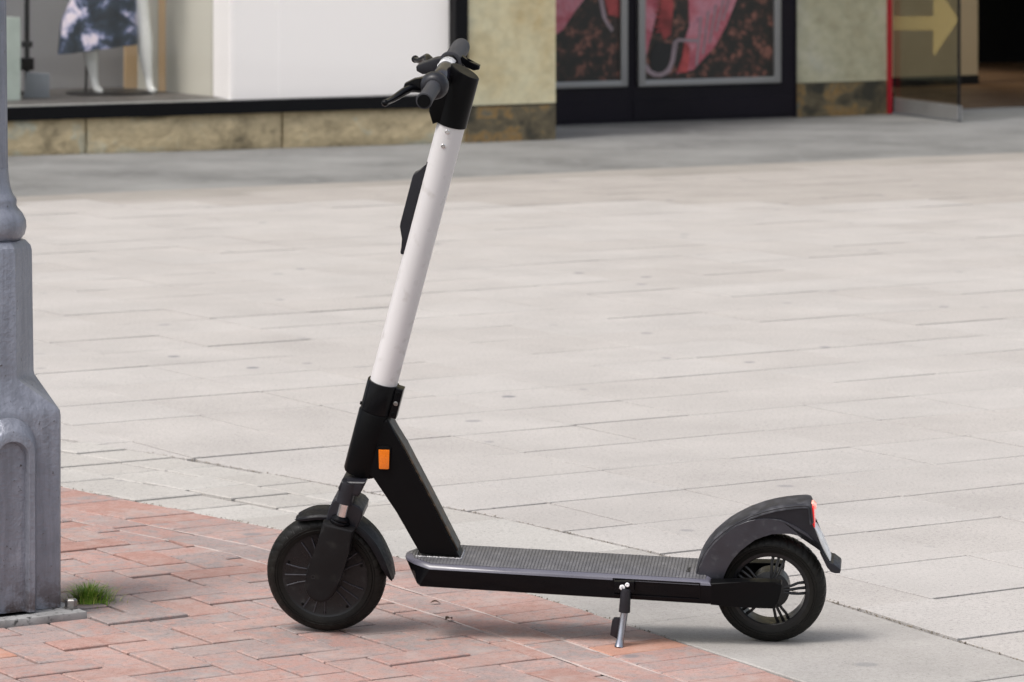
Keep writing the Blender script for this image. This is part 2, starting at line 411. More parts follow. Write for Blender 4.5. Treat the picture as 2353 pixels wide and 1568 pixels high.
def skirt_mat():
    m, nt, nd, lk, b = new_mat("marbled skirt cloth")
    co = pos(nd, lk, obj=True)
    n1 = N(nd, "ShaderNodeTexNoise", Scale=5.0, Detail=5.0, Roughness=0.6, Distortion=0.35); lk.new(co, n1.inputs["Vector"])
    r = ramp(nd, [(0.42, (0.006, 0.014, 0.024)), (0.51, (0.020, 0.036, 0.062)), (0.545, (0.12, 0.16, 0.29)), (0.58, (0.50, 0.50, 0.68)), (0.62, (0.82, 0.76, 0.84))])
    lk.new(n1.outputs[0], r.inputs[0]); lk.new(r.outputs[0], b.inputs["Base Color"])
    b.inputs["Roughness"].default_value = 0.75
    return m
M['skirt'] = skirt_mat()

# ------------------------------------------------------------------ builders
def smooth(me, ang=32):
    me.shade_smooth()
    try:
        me.set_sharp_from_angle(angle=R(ang))
    except Exception:
        pass

def obj(name, bm, mat, parent=None, loc=None, smooth_ang=32, mats=None):
    bmesh.ops.recalc_face_normals(bm, faces=bm.faces)
    me = bpy.data.meshes.new(name)
    bm.to_mesh(me); bm.free()
    for mm in (mats or [mat]):
        me.materials.append(mm)
    if smooth_ang:
        smooth(me, smooth_ang)
    o = bpy.data.objects.new(name, me)
    COL.objects.link(o)
    if parent: o.parent = parent
    if loc: o.location = loc
    return o

def empty(name, loc=(0, 0, 0), rz=0.0, label=None, cat=None, group=None, kind=None, rot=None):
    o = bpy.data.objects.new(name, None)
    o.empty_display_size = 0.1
    COL.objects.link(o)
    o.location = loc
    o.rotation_euler = rot or (0, 0, rz)
    tag(o, label, cat, group, kind)
    return o

def tag(o, label=None, cat=None, group=None, kind=None):
    if label: o["label"] = label
    if cat: o["category"] = cat
    if group: o["group"] = group
    if kind: o["kind"] = kind
    return o

def box(bm, x0, x1, y0, y1, z0, z1, bev=0.0, seg=2):
    vs = [bm.verts.new((x, y, z)) for x in (x0, x1) for y in (y0, y1) for z in (z0, z1)]
    f = [(0, 1, 3, 2), (4, 6, 7, 5), (0, 4, 5, 1), (2, 3, 7, 6), (0, 2, 6, 4), (1, 5, 7, 3)]
    fs = [bm.faces.new([vs[i] for i in q]) for q in f]
    if bev:
        es = list({e for q in fs for e in q.edges})
        bmesh.ops.bevel(bm, geom=es, offset=bev, segments=seg, affect='EDGES', profile=0.6)

def prism(bm, pts, y0, y1, bev=0.0, seg=2):
    """(x,z) outline pushed from y0 to y1"""
    a = [bm.verts.new((p[0], y0, p[1])) for p in pts]
    b = [bm.verts.new((p[0], y1, p[1])) for p in pts]
    n = len(pts)
    fs = [bm.faces.new(a), bm.faces.new(b[::-1])]
    for i in range(n):
        j = (i + 1) % n
        fs.append(bm.faces.new((a[j], a[i], b[i], b[j])))
    if bev:
        es = list(set(fs[0].edges) | set(fs[1].edges))
        bmesh.ops.bevel(bm, geom=es, offset=bev, segments=seg, affect='EDGES', profile=0.6)

def vprism(bm, pts, z0, z1, bev=0.0, seg=1):
    """(x,y) outline pushed from z0 to z1"""
    a = [bm.verts.new((p[0], p[1], z0)) for p in pts]
    b = [bm.verts.new((p[0], p[1], z1)) for p in pts]
    n = len(pts)
    f0 = bm.faces.new(a[::-1]); f1 = bm.faces.new(b)
    for i in range(n):
        j = (i + 1) % n
        bm.faces.new((a[i], a[j], b[j], b[i]))
    if bev:
        bmesh.ops.bevel(bm, geom=list(f1.edges), offset=bev, segments=seg, affect='EDGES', profile=0.5)

def loft(bm, rings, cap=True, closed=True):
    vr = [[bm.verts.new(p) for p in r] for r in rings]
    n = len(rings[0])
    for a, b in zip(vr, vr[1:]):
        for i in range(n if closed else n - 1):
            j = (i + 1) % n
            bm.faces.new((a[i], a[j], b[j], b[i]))
    if cap:
        bm.faces.new(vr[0][::-1]); bm.faces.new(vr[-1])
    return vr

def tube(bm, pts, rad, seg=16, cap=True):
    pts = [Vector(p) for p in pts]
    if isinstance(rad, (int, float)): rad = [rad] * len(pts)
    rings = []
    d0 = (pts[1] - pts[0]).normalized()
    up = Vector((0, 0, 1)) if abs(d0.z) < 0.9 else Vector((0, 1, 0))
    n = (up - d0 * up.dot(d0)).normalized()
    for i, p in enumerate(pts):
        if i == 0: d = pts[1] - pts[0]
        elif i == len(pts) - 1: d = pts[-1] - pts[-2]
        else: d = (pts[i + 1] - pts[i]).normalized() + (pts[i] - pts[i - 1]).normalized()
        if d.length < 1e-9: d = d0
        d = d.normalized()
        n = (n - d * n.dot(d)).normalized()
        bi = d.cross(n)
        rings.append([p + (n * math.cos(2 * math.pi * k / seg) + bi * math.sin(2 * math.pi * k / seg)) * rad[i] for k in range(seg)])
    loft(bm, rings, cap)

def axis_lathe(bm, p0, axis, prof, seg=32, cap=True):
    """prof: (distance along axis, radius)"""
    p0 = Vector(p0); d = Vector(axis).normalized()
    up = Vector((0, 1, 0)) if abs(d.y) < 0.9 else Vector((0, 0, 1))
    n = (up - d * up.dot(d)).normalized(); bi = d.cross(n)
    rings = [[p0 + d * t + (n * math.cos(2 * math.pi * k / seg) + bi * math.sin(2 * math.pi * k / seg)) * max(r, 1e-5) for k in range(seg)] for t, r in prof]
    loft(bm, rings, cap)

def rlathe(bm, cx, cz, prof, seg=64, closed_prof=True, fn=None):
    """ring about a y axis through (cx,cz); prof: (radius, y)"""
    rings = []
    for k in range(seg):
        a = 2 * math.pi * k / seg
        ring = []
        for i, (r, y) in enumerate(prof):
            rr = r + (fn(a, i, r, y) if fn else 0)
            ring.append(bm.verts.new((cx + rr * math.cos(a), y, cz + rr * math.sin(a))))
        rings.append(ring)
    m = len(prof)
    for k in range(seg):
        A, B = rings[k], rings[(k + 1) % seg]
        for i in range(m if closed_prof else m - 1):
            j = (i + 1) % m
            bm.faces.new((A[i], A[j], B[j], B[i]))

def screw(parent, name, p, axis, r, h, mat, seg=12):
    bm = bmesh.new()
    axis_lathe(bm, p, axis, [(0, r), (h * 0.7, r), (h, r * 0.75), (h, r * 0.45), (h * 0.5, r * 0.4)], seg)
    return obj(name, bm, mat, parent)

# =================================================================== GROUND
A32 = R(32)                                     # the paving and the shop front share one grid, turned 32 degrees
def gridroot(name, label=None, kind='structure'):
    return empty(name, (0, 0, 0), A32, label, None, None, kind)
def to_world(u, w):
    return (u * math.cos(A32) - w * math.sin(A32), u * math.sin(A32) + w * math.cos(A32))

bm = bmesh.new()
v = [bm.verts.new(p) for p in ((-150, -60, -0.014), (150, -60, -0.014), (150, 250, -0.014), (-150, 250, -0.014))]
bm.faces.new(v)
tag(obj("ground", bm, M['ground'], smooth_ang=None), kind='structure')

def interp(tab, x):
    if x <= tab[0][0]: return tab[0][1] + (x - tab[0][0]) * (tab[1][1] - tab[0][1]) / (tab[1][0] - tab[0][0])
    for (a, b), (c, d) in zip(tab, tab[1:]):
        if x <= c: return b + (d - b) * (x - a) / (c - a)
    (a, b), (c, d) = tab[-2], tab[-1]
    return d + (x - c) * (d - b) / (c - a)
# edge of the brickwork and outer edge of the border band: u as a function of w
EDGE_IN = [(5.6, 4.43), (6.53, 4.485), (6.97, 4.507), (7.6, 4.507), (8.05, 4.482), (8.35, 4.425), (8.70, 4.362), (9.13, 4.285), (9.9, 4.14), (10.8, 3.95)]
EDGE_OUT = [(5.2, 4.90), (5.96, 4.974), (6.40, 5.012), (6.74, 5.046), (7.46, 5.055), (8.12, 5.012), (8.99, 4.882), (9.54, 4.777), (9.97, 4.672), (10.9, 4.44), (12.5, 4.0)]

def clip(poly, a, b, keep_left=True):
    """Sutherland-Hodgman against the line a->b"""
    out = []
    def side(p):
        s = (b[0] - a[0]) * (p[1] - a[1]) - (b[1] - a[1]) * (p[0] - a[0])
        return s if keep_left else -s
    for i in range(len(poly)):
        p, q = poly[i], poly[(i + 1) % len(poly)]
        sp, sq = side(p), side(q)
        if sp >= 0: out.append(p)
        if (sp >= 0) != (sq >= 0):
            t = sp / (sp - sq)
            out.append((p[0] + (q[0] - p[0]) * t, p[1] + (q[1] - p[1]) * t))
    return out

def area(p):
    return 0.5 * sum(p[i][0] * p[(i + 1) % len(p)][1] - p[(i + 1) % len(p)][0] * p[i][1] for i in range(len(p)))

def clip_edge(poly, tab, side, gap):
    ws = [p[1] for p in poly]
    w0, w1 = min(ws), max(ws)
    u0, u1 = interp(tab, w0) + side * gap, interp(tab, w1) + side * gap
    return clip(poly, (u0, w0), (u1, w1), keep_left=(side < 0))

def dedupe(poly, eps=0.004):
    out = []
    for p in poly:
        if not out or math.hypot(p[0] - out[-1][0], p[1] - out[-1][1]) > eps: out.append(p)
    if len(out) > 2 and math.hypot(out[0][0] - out[-1][0], out[0][1] - out[-1][1]) < eps: out.pop()
    return out

def inset(poly, d):
    """offset a convex CCW polygon inwards"""
    q = poly
    n = len(poly)
    for i in range(n):
        a, b = poly[i], poly[(i + 1) % n]
        L = math.hypot(b[0] - a[0], b[1] - a[1]) or 1
        nx, ny = -(b[1] - a[1]) / L * d, (b[0] - a[0]) / L * d
        q = clip(q, (a[0] + nx, a[1] + ny), (b[0] + nx, b[1] + ny))
        if len(q) < 3: return []
    return q

def piece_bm(bm, poly, z0, z1, cham, jit=0.0):
    poly = dedupe(poly)
    if len(poly) < 3: return False
    cx = sum(p[0] for p in poly) / len(poly); cy = sum(p[1] for p in poly) / len(poly)
    tx, ty = random.uniform(-jit, jit), random.uniform(-jit, jit)
    ins = []
    for p in poly:
        L = math.hypot(p[0] - cx, p[1] - cy) or 1
        k = max(0.2, 1 - cham * 1.4 / L)
        ins.append((cx + (p[0] - cx) * k, cy + (p[1] - cy) * k))
    zt = lambda p, z: z + (p[0] - cx) * tx + (p[1] - cy) * ty
    a = [bm.verts.new((p[0], p[1], z0)) for p in poly]
    b = [bm.verts.new((p[0], p[1], zt(p, z1 - cham * 0.8))) for p in poly]
    c = [bm.verts.new((p[0], p[1], zt(p, z1))) for p in ins]
    n = len(poly)
    for i in range(n):
        j = (i + 1) % n
        bm.faces.new((a[i], a[j], b[j], b[i])); bm.faces.new((b[i], b[j], c[j], c[i]))
    bm.faces.new(c)
    return True

# ---- brick paving: a right-angle herringbone of 20 x 10 cm clay bricks
brick_root = gridroot("brick_paving")
BW = 0.1005
U0, W0 = 3.13, 7.012                              # a lattice point; w grows away from the camera
cands = []
for i in range(-14, 22):
    for j in range(-44, 26):                      # lattice cell: u = U0+i*BW, v = -W0 + j*BW
        d = (i - j) % 4
        if d == 0: cell = (i, j, 2, 1)
        elif d == 3: cell = (i, j, 1, 2)
        else: continue
        u0 = U0 + cell[0] * BW; u1 = u0 + cell[2] * BW
        v0 = -W0 + cell[1] * BW; v1 = v0 + cell[3] * BW
        poly = [(u0, -v1), (u1, -v1), (u1, -v0), (u0, -v0)]
        x, y = to_world((u0 + u1) / 2, -(v0 + v1) / 2)
        if not (6.95 < y < 10.9 and -0.165 * y - 0.12 < x < 0.1 * y + 0.2): continue
        cands.append((y, poly))
cands.sort(key=lambda t: t[0])
full = {}
nb = 0
E1 = [(w, u - 0.2045) for w, u in EDGE_IN]
E2 = [(w, u - 0.3080) for w, u in EDGE_IN]
def edging(tab_a, tab_b, pitch, w, w1):
    """one course of bricks laid along the rim between two curves"""
    global nb
    while w < w1:
        L = pitch
        g0, g1 = random.uniform(0.0010, 0.0045), random.uniform(0.0008, 0.002)
        pl = [(interp(tab_a, w + g0) + 0.0035, w + g0), (interp(tab_b, w + g0) - 0.0035, w + g0), (interp(tab_b, w + L - g1) - 0.0035, w + L - g1), (interp(tab_a, w + L - g1) + 0.0035, w + L - g1)]
        cx = sum(p[0] for p in pl) / 4; cy = sum(p[1] for p in pl) / 4
        b_ = bmesh.new(); piece_bm(b_, [(p[0] - cx, p[1] - cy) for p in pl], -0.012, 0, 0.0022, 0.006)
        o = obj("brick", b_, M['brick'], brick_root, (cx, cy, random.gauss(0, 0.0012)), smooth_ang=None)
        wx, wy = to_world(cx, cy)
        if math.hypot(wx - 0.31, wy - 7.81) < 0.055:
            o.data.materials[0] = M['orange_brick']
        nb += 1; w += L
edging(E1, EDGE_IN, 0.1005, 5.95, 10.5)
edging(E2, E1, 0.2010, 6.05, 10.4)
def ribbon(tab, w0, w1, wd, z):
    bm = bmesh.new(); prev = None
    n = int((w1 - w0) / 0.03)
    for k in range(n + 1):
        w = w0 + (w1 - w0) * k / n; u = interp(tab, w); h = wd * random.uniform(0.6, 1.0)
        cur = (bm.verts.new((u - h, w, z)), bm.verts.new((u + h, w, z + random.uniform(0, .0006))))
        if prev: bm.faces.new((prev[0], prev[1], cur[1], cur[0]))
        prev = cur
    return obj("mortar_line", bm, M['mortar'], brick_root, smooth_ang=None)
ribbon(E1, 5.9, 10.6, 0.0040, -0.0016)
ribbon(E2, 5.9, 10.6, 0.0045, -0.0018)
for y, poly in cands:
    orient = 'u' if (poly[1][0] - poly[0][0]) > (poly[2][1] - poly[1][1]) else 'w'
    ins = inset(poly, random.uniform(0.0016, 0.0034))
    wmin = min(p[1] for p in ins) + random.uniform(0.0008, 0.0045)
    ins = clip(ins, (-99, wmin), (99, wmin), True)
    c = clip_edge(ins, E2, -1, 0.0035)
    c = dedupe(c) if len(c) >= 3 else []
    if len(c) < 3 or abs(area(c)) < 0.0001: continue
    if nb >= 297: break
    whole = abs(abs(area(c)) - abs(area(ins))) < 1e-5
    cx = sum(p[0] for p in poly) / 4; cy = sum(p[1] for p in poly) / 4
    z = random.gauss(0, 0.0015)
    orange = random.random() < 0.04
    if whole:
        if orient not in full:
            full[orient] = []
            for _ in range(5):
                w_, h_ = (2 * BW, BW) if orient == 'u' else (BW, 2 * BW)
                e = random.uniform(0.0016, 0.0036)
                pl = [(-w_ / 2 + e, -h_ / 2 + e), (w_ / 2 - e, -h_ / 2 + e), (w_ / 2 - e, h_ / 2 - e), (-w_ / 2 + e, h_ / 2 - e)]
                dn = random.uniform(0.001, 0.005); pl[0] = (pl[0][0], pl[0][1] + dn); pl[1] = (pl[1][0], pl[1][1] + dn)
                pl = [(p[0] + random.uniform(-.0008, .0008), p[1] + random.uniform(-.0008, .0008)) for p in pl]
                b_ = bmesh.new(); piece_bm(b_, pl, -0.012, 0, 0.0022, 0.008)
                t_ = obj("brick", b_, M['brick'], brick_root, smooth_ang=None)
                full[orient].append(t_.data); bpy.data.objects.remove(t_)
        o = bpy.data.objects.new("brick", random.choice(full[orient])); COL.objects.link(o)
        o.parent = brick_root
        o.location = (cx, cy, z)
    else:
        b_ = bmesh.new()
        piece_bm(b_, [(p[0] - cx, p[1] - cy) for p in c], -0.012, 0, 0.0028, 0.006)
        o = obj("brick", b_, M['brick'], brick_root, (cx, cy, z), smooth_ang=None)
    # the one newly laid orange brick under the stand and a few like it
    wx, wy = to_world(cx, cy)
    if math.hypot(wx - 0.31, wy - 7.81) < 0.07 or math.hypot(wx + 1.08, wy - 7.78) < 0.09:
        o.material_slots[0].link = 'OBJECT'; o.material_slots[0].material = M['orange_brick']
    nb += 1
def edge_sheet(name, mat, z, inner, w0, w1, uleft, parent):
    bm = bmesh.new(); prev = None; n = 60
    for k in range(n + 1):
        w = w0 + (w1 - w0) * k / n
        a = bm.verts.new((uleft(w), w, z)); b = bm.verts.new((inner(w), w, z))
        if prev: bm.faces.new((prev[0], prev[1], b, a))
        prev = (a, b)
    return obj(name, bm, mat, parent, smooth_ang=None)
edge_sheet("sand_bed", M['sand'], -0.0080, lambda w: interp(EDGE_IN, w) - 0.001, 5.0, 12.0, lambda w: 1.0, brick_root)

# ---- border band: small pavers at the left, long slabs at the right
border_root = gridroot("border_paving")
edge_sheet("joint_bed", M['darkjoint'], -0.008, lambda w: interp(EDGE_OUT, w) + 0.002, 5.0, 12.0, lambda w: interp(EDGE_IN, w) - 0.001, border_root)
def band(w0, w1, f0, f1, mat, name, z=0.0, cham=0.004, gap=0.003):
    def U(w, f):
        a, b = interp(EDGE_IN, w) + 0.004, interp(EDGE_OUT, w) - 0.004
        return a + (b - a) * f
    n = 4
    le = [(U(w0 + gap + (w1 - w0 - 2 * gap) * k / n, f0) + (gap if f0 > 0 else 0.0), w0 + gap + (w1 - w0 - 2 * gap) * k / n) for k in range(n + 1)]
    ri = [(U(w0 + gap + (w1 - w0 - 2 * gap) * k / n, f1) - (gap if f1 < 1 else 0.004), w0 + gap + (w1 - w0 - 2 * gap) * k / n) for k in range(n + 1)]
    poly = ri + le[::-1]
    cx = sum(p[0] for p in poly) / len(poly); cy = sum(p[1] for p in poly) / len(poly)
    b_ = bmesh.new()
    piece_bm(b_, [(p[0] - cx, p[1] - cy) for p in poly], -0.015, 0, cham, 0.004)
    return obj(name, b_, mat, border_root, (cx, cy, z), smooth_ang=None)
for a, b in ((5.05, 5.85), (5.85, 6.72), (6.72, 7.52), (7.52, 8.06), (8.06, 8.42)):
    band(a, b, 0, 1, M['smooth'] if a < 7 else M['paver'], "paving_slab", random.uniform(-.0015, .001), 0.003, 0.0015)
rows = [(0, .36), (.36, .70), (.70, 1.0)]
for ri_, (f0, f1) in enumerate(rows):
    w = 8.42 + (0, 0.10, 0.05)[ri_]
    if w > 8.42: band(8.42, w, f0, f1, M['paver'], "paver", 0)
    while w < 11.2:
        L = random.choice((0.19, 0.2, 0.21, 0.2))
        band(w, w + L, f0, f1, M['paver'], "paver", max(-0.003, min(0.004, random.gauss(0.0, 0.0022))), 0.003, random.choice((.0025, .0045, .0075)))
        w += L

# ---- main field: pale 43 x 40 cm slabs
field_root = gridroot("plaza_paving")
PU, PW = 0.43, 0.402
cells = []
for j in range(-4, 32):
    w0 = 6.205 + j * PW
    if w0 > 18.0: break
    for i in range(-30, 66):
        u0 = 5.25 + i * PU
        x, y = to_world(u0 + PU / 2, w0 + PW / 2)
        if y < 5.9 or abs(x) > 0.138 * y + 5.0: continue
        poly = [(u0, w0), (u0 + PU, w0), (u0 + PU, w0 + PW), (u0, w0 + PW)]
        c = clip_edge(poly, EDGE_OUT, 1, 0.005) if w0 < 12 else poly
        c = dedupe(c) if len(c) >= 3 else []
        if len(c) < 3 or abs(area(c)) < 0.004: continue
        vis = abs(x) < 0.138 * y + 0.35 and y > 7.2
        cells.append((0 if vis else 1, y, poly, c, i, j))
cells.sort(key=lambda t: (t[0], t[1]))
sheet = bmesh.new()
sv = [sheet.verts.new(p) for p in ((-1.5, 6.2, -0.0115), (18.5, 6.2, -0.0115), (18.5, 18.05, -0.0115), (-1.5, 18.05, -0.0115))]
sheet.faces.new(sv)
obj("joint_bed", sheet, M['darkjoint'], field_root, smooth_ang=None)
rest = bmesh.new(); shaded = bmesh.new()
def field_poly(c, i, j):
    rr = random.Random(i * 131 + j * 17)
    gu = rr.choice((0.0010, 0.0016, 0.0022, 0.0032)); gw = rr.choice((0.0015, 0.003, 0.005, 0.009))
    q = inset(c, gu)
    ws = [p[1] for p in q]
    if not q: return q
    lo, hi = min(ws) + gw, max(ws)
    q = clip(q, (-99, lo), (99, lo), True)
    return q
nf = 0
for vis, y, poly, c, i, j in cells:
    q = field_poly(c, i, j)
    if not q or len(q) < 3: continue
    if nf < 292:
        cx = sum(p[0] for p in q) / len(q); cy = sum(p[1] for p in q) / len(q)
        b_ = bmesh.new()
        if not piece_bm(b_, [(p[0] - cx, p[1] - cy) for p in q], -0.013, 0, 0.0012, 0.0022):
            b_.free(); continue
        obj("paving_slab", b_, M['slab'], field_root, (cx, cy, random.gauss(0, 0.0007)), smooth_ang=None)
        nf += 1
    else:
        piece_bm(shaded if random.random() < (y - 16.0) / 5.0 + 0.12 * poly[0][0] / 12 else rest, q, -0.013, random.gauss(0, 0.0007), 0.0012, 0.002)  # slabs in the painted shade tone grow more frequent towards the shops
tag(obj("far_paving", rest, M['slab'], field_root, smooth_ang=None), kind='stuff')
tag(obj("far_paving", shaded, M['shadeslab'], field_root, smooth_ang=None), kind='stuff')

# tan kerb row and blue-grey apron in front of the shops
kr = gridroot("kerb_strip")
for k in range(46):
    b_ = bmesh.new(); piece_bm(b_, [(-0.43, -0.29), (0.43, -0.29), (0.43, 0.29), (-0.43, 0.29)], -0.013, 0.0, 0.004)
    if k == 0:
        kme = obj("kerb_slab", b_, M['kerb'], kr, (0.5, 18.36, 0), smooth_ang=None)
    else:
        b_.free()
        o = bpy.data.objects.new("kerb_slab", kme.data); COL.objects.link(o); o.parent = kr
        o.location = (0.5 + k * 0.87, 18.36, random.gauss(0, .001))
ar = gridroot("shop_pavement")
b_ = bmesh.new()
def apz(u, w):
    return -0.004 + 0.030 * max(0.0, min(1.0, (13.1 - u) / 3.6)) * max(0, min(1, (w - 18.66) / 2.8))
pr = None
for k in range(81):
    u = -4 + k * 0.5
    cur = [b_.verts.new((u, w, apz(u, w))) for w in (18.66, 19.4, 20.2, 21.0, 21.6, 26.4)]
    if pr:
        for q in range(5): b_.faces.new((pr[q], cur[q], cur[q + 1], pr[q + 1]))
    pr = cur
obj("stone_apron", b_, M['apron'], ar, smooth_ang=None)

# =================================================================== SCOOTER
sc = empty("kick_scooter", (-0.398, 8.018, 0.0), rot=(R(9), 0, R(-6.9)),
           label="parked electric kick scooter with white stem and black deck leaning on its stand", cat="scooter")
AX = Vector((0.2696, 0, 0.9630))                 # steering axis direction
def axp(z):                                      # point on the steering axis at height z
    return Vector((0.133 + 0.28 * (z - 0.5474), 0, z))

# --- front wheel
FW, FR = (0.001, 0.1314), 0.1300
def tyre(name, cx, cz, Rr, wid, rin, parent):
    prof = []
    n = 16
    for i in range(n + 1):
        s = -1 + 2 * i / n
        a = s * math.pi / 2
        y = wid * math.sin(a) * (1 if abs(s) < .8 else 1 - 0.15 * (abs(s) - .8) / .2)
        r = Rr - (Rr - rin) * (1 - math.cos(a)) ** 1.25
        prof.append((r, y))
    prof.append((rin - 0.004, wid * 0.8)); prof.append((rin - 0.004, -wid * 0.8))
    def groove(a, i, r, y):
        s = -1 + 2 * i / n
        if i > n or abs(s) > 0.72 or abs(s) < 0.1: return 0
        f = (a / (2 * math.pi) * 38 + 1.6 * abs(s) + (0.5 if s > 0 else 0)) % 1.0
        return -0.0024 if f < 0.18 else 0
    bm = bmesh.new()
    rlathe(bm, cx, cz, prof, 340, True, groove)
    t_ = obj(name, bm, M['rubber'], parent, smooth_ang=28)
    for rr_ in (rin + 0.0065, rin + 0.0120):
        bm = bmesh.new()
        yy_ = wid * 0.955
        rlathe(bm, cx, cz, [(rr_ - 0.0007, -yy_), (rr_, -yy_ - 0.0011), (rr_ + 0.0007, -yy_)], 90, True)
        obj("sidewall_ridge", bm, M['rubber'], parent)
    return t_
fw = None
bm = bmesh.new()
# wheel body: hub motor with a wide flat cover
rlathe(bm, FW[0], FW[1], [(0.001, -0.030), (0.034, -0.030), (0.037, -0.027), (0.042, -0.0225), (0.088, -0.0225), (0.093, -0.025), (0.0955, -0.021), (0.0955, 0.021), (0.093, 0.025), (0.042, 0.0225), (0.034, 0.030), (0.001, 0.030)], 72, False)
fw = obj("front_wheel", bm, M['hub'], sc)
tyre("tyre", FW[0], FW[1], FR, 0.031, 0.097, fw)
bm = bmesh.new()
for gk in range(5):
    a0 = R(180 + 72 * gk)
    for d in (-0.28, 0, 0.28):
        a = a0 + d
        ca, sa = math.cos(a), math.sin(a)
        c0, s0 = math.cos(a0 + d * 1.2), math.sin(a0 + d * 1.2)
        for ysgn in (-1, 1):
            bm = bmesh.new()
            tube(bm, [(FW[0] + 0.041 * c0, ysgn * 0.0235, FW[1] + 0.041 * s0), (FW[0] + 0.060 * ca, ysgn * 0.0238, FW[1] + 0.060 * sa), (FW[0] + 0.0875 * ca, ysgn * 0.0238, FW[1] + 0.0875 * sa)], 0.0015, 6)
            obj("hub_rib", bm, M['worn'], fw)
for k in range(10):
    a = R(36 * k + 16)
    screw(fw, "screw", (FW[0] + 0.083 * math.cos(a), -0.0222, FW[1] + 0.083 * math.sin(a)), (0, -1, 0), 0.0032, 0.0016, M['black'], 8)

# --- fork
fork = None
bm = bmesh.new()
prism(bm, [(0.047, 0.352), (0.040, 0.337), (0.041, 0.331), (0.083, 0.318), (0.093, 0.335), (0.100, 0.352)], -0.058, 0.058, 0.006, 3)
for s in (-1, 1):
    axis_lathe(bm, (0.0505, 0.046 * s, 0.3020), AX, [(0, 0.0150), (0.001, 0.0178), (0.040, 0.0178), (0.050, 0.0165)], 28)
fork = obj("fork_crown", bm, M['plastic'], sc)
for s in (-1, 1):
    bm = bmesh.new()
    axis_lathe(bm, (0.0410, 0.046 * s, 0.262), AX, [(0, 0.0118), (0.046, 0.0118)], 28)
    obj("fork_rod", bm, M['chrome'], sc)
    bm = bmesh.new()
    axis_lathe(bm, (0.0360, 0.046 * s, 0.2440), AX, [(0, 0.0225), (0.010, 0.0228), (0.013, 0.0205), (0.015, 0.022), (0.0185, 0.022), (0.0205, 0.019), (0.0225, 0.020), (0.0255, 0.0195), (0.029, 0.015), (0.031, 0.0122)], 32)
    obj("dust_seal", bm, M['gloss'], sc)
leg = [(0.0070, 0.2650), (-0.0060, 0.2182), (-0.0199, 0.1826), (-0.0330, 0.1400), (-0.0365, 0.1240), (-0.0350, 0.1120), (-0.0290, 0.0990), (-0.0160, 0.0880), (-0.0010, 0.0850), (0.0130, 0.0900), (0.0240, 0.1000), (0.0340, 0.1160), (0.0436, 0.1419), (0.0622, 0.1976), (0.0741, 0.2480)]
for s in (-1, 1):
    bm = bmesh.new()
    if s < 0: prism(bm, leg, -0.072, -0.040, 0.0085, 4)
    else: prism(bm, leg, 0.040, 0.072, 0.0085, 4)
    lg = obj("fork_leg", bm, M['forkplastic'], sc)
    bm = bmesh.new()
    axis_lathe(bm, (-0.0165, s * 0.0715, 0.1440), (0, s, 0), [(0, 0.0048), (0.0012, 0.0048), (0.0012, 0.0036), (-0.001, 0.0034)], 16)
    obj("bolt_hole", bm, M['blackprint'], lg)
# bracket over the wheel that ties both legs to the mudguard
bm = bmesh.new()
prism(bm, [(0.008, 0.255), (0.015, 0.284), (0.024, 0.303), (0.034, 0.3100), (0.062, 0.303), (0.083, 0.292), (0.0905, 0.282), (0.088, 0.268), (0.076, 0.243)], -0.044, 0.044, 0.006, 3)
obj("fork_bridge", bm, M['plastic'], sc)

# --- front mudguard
def guard(name, cx, cz, a0, a1, ro, depth, wid, mat, n=44):
    bm = bmesh.new()
    rings = []
    for k in range(n + 1):
        f = k / n
        a = R(a0 + (a1 - a0) * f)
        e = min(1.0, math.sqrt(max(0.02, min(f, 1 - f) * 9)))
        r = ro(f)
        dd = depth(f) * e; ww = wid * (0.55 + 0.45 * e)
        sec = [(-ww, -dd), (-ww * 1.02, -dd * 0.55), (-ww * 0.93, -dd * 0.22), (-ww * 0.72, -0.003), (-ww * 0.3, 0), (ww * 0.3, 0), (ww * 0.72, -0.003), (ww * 0.93, -dd * 0.22), (ww * 1.02, -dd * 0.55), (ww, -dd)]
        rings.append([(cx + (r + q[1]) * math.cos(a), q[0], cz + (r + q[1]) * math.sin(a)) for q in sec])
    loft(bm, rings, False, False)
    bmesh.ops.solidify(bm, geom=list(bm.faces), thickness=0.003)
    return obj(name, bm, mat, sc, smooth_ang=40)
guard("front_mudguard", FW[0], FW[1], 117, -4, lambda f: interp([(0, 0.139), (0.12, 0.1425), (0.3, 0.142), (0.55, 0.1425), (0.8, 0.1415), (1, 0.147)], f),
      lambda f: interp([(0, 0.012), (0.3, 0.014), (0.5, 0.017), (0.75, 0.018), (1, 0.014)], f), 0.038, M['plastic'])

# --- head tube, clamp, stem, cap
bm = bmesh.new()
p = axp(0.357); axis_lathe(bm, p, AX, [(-0.004, 0.028), (-0.002, 0.034), (0.004, 0.0368), (0.138, 0.0365), (0.141, 0.0352)], 48)
hd = obj("head_tube", bm, M['black'], sc)
bm = bmesh.new()
p = axp(0.4925); axis_lathe(bm, p, AX, [(0.0, 0.0338), (0.0015, 0.0350), (0.066, 0.0350), (0.0675, 0.0342), (0.0675, 0.030)], 48)
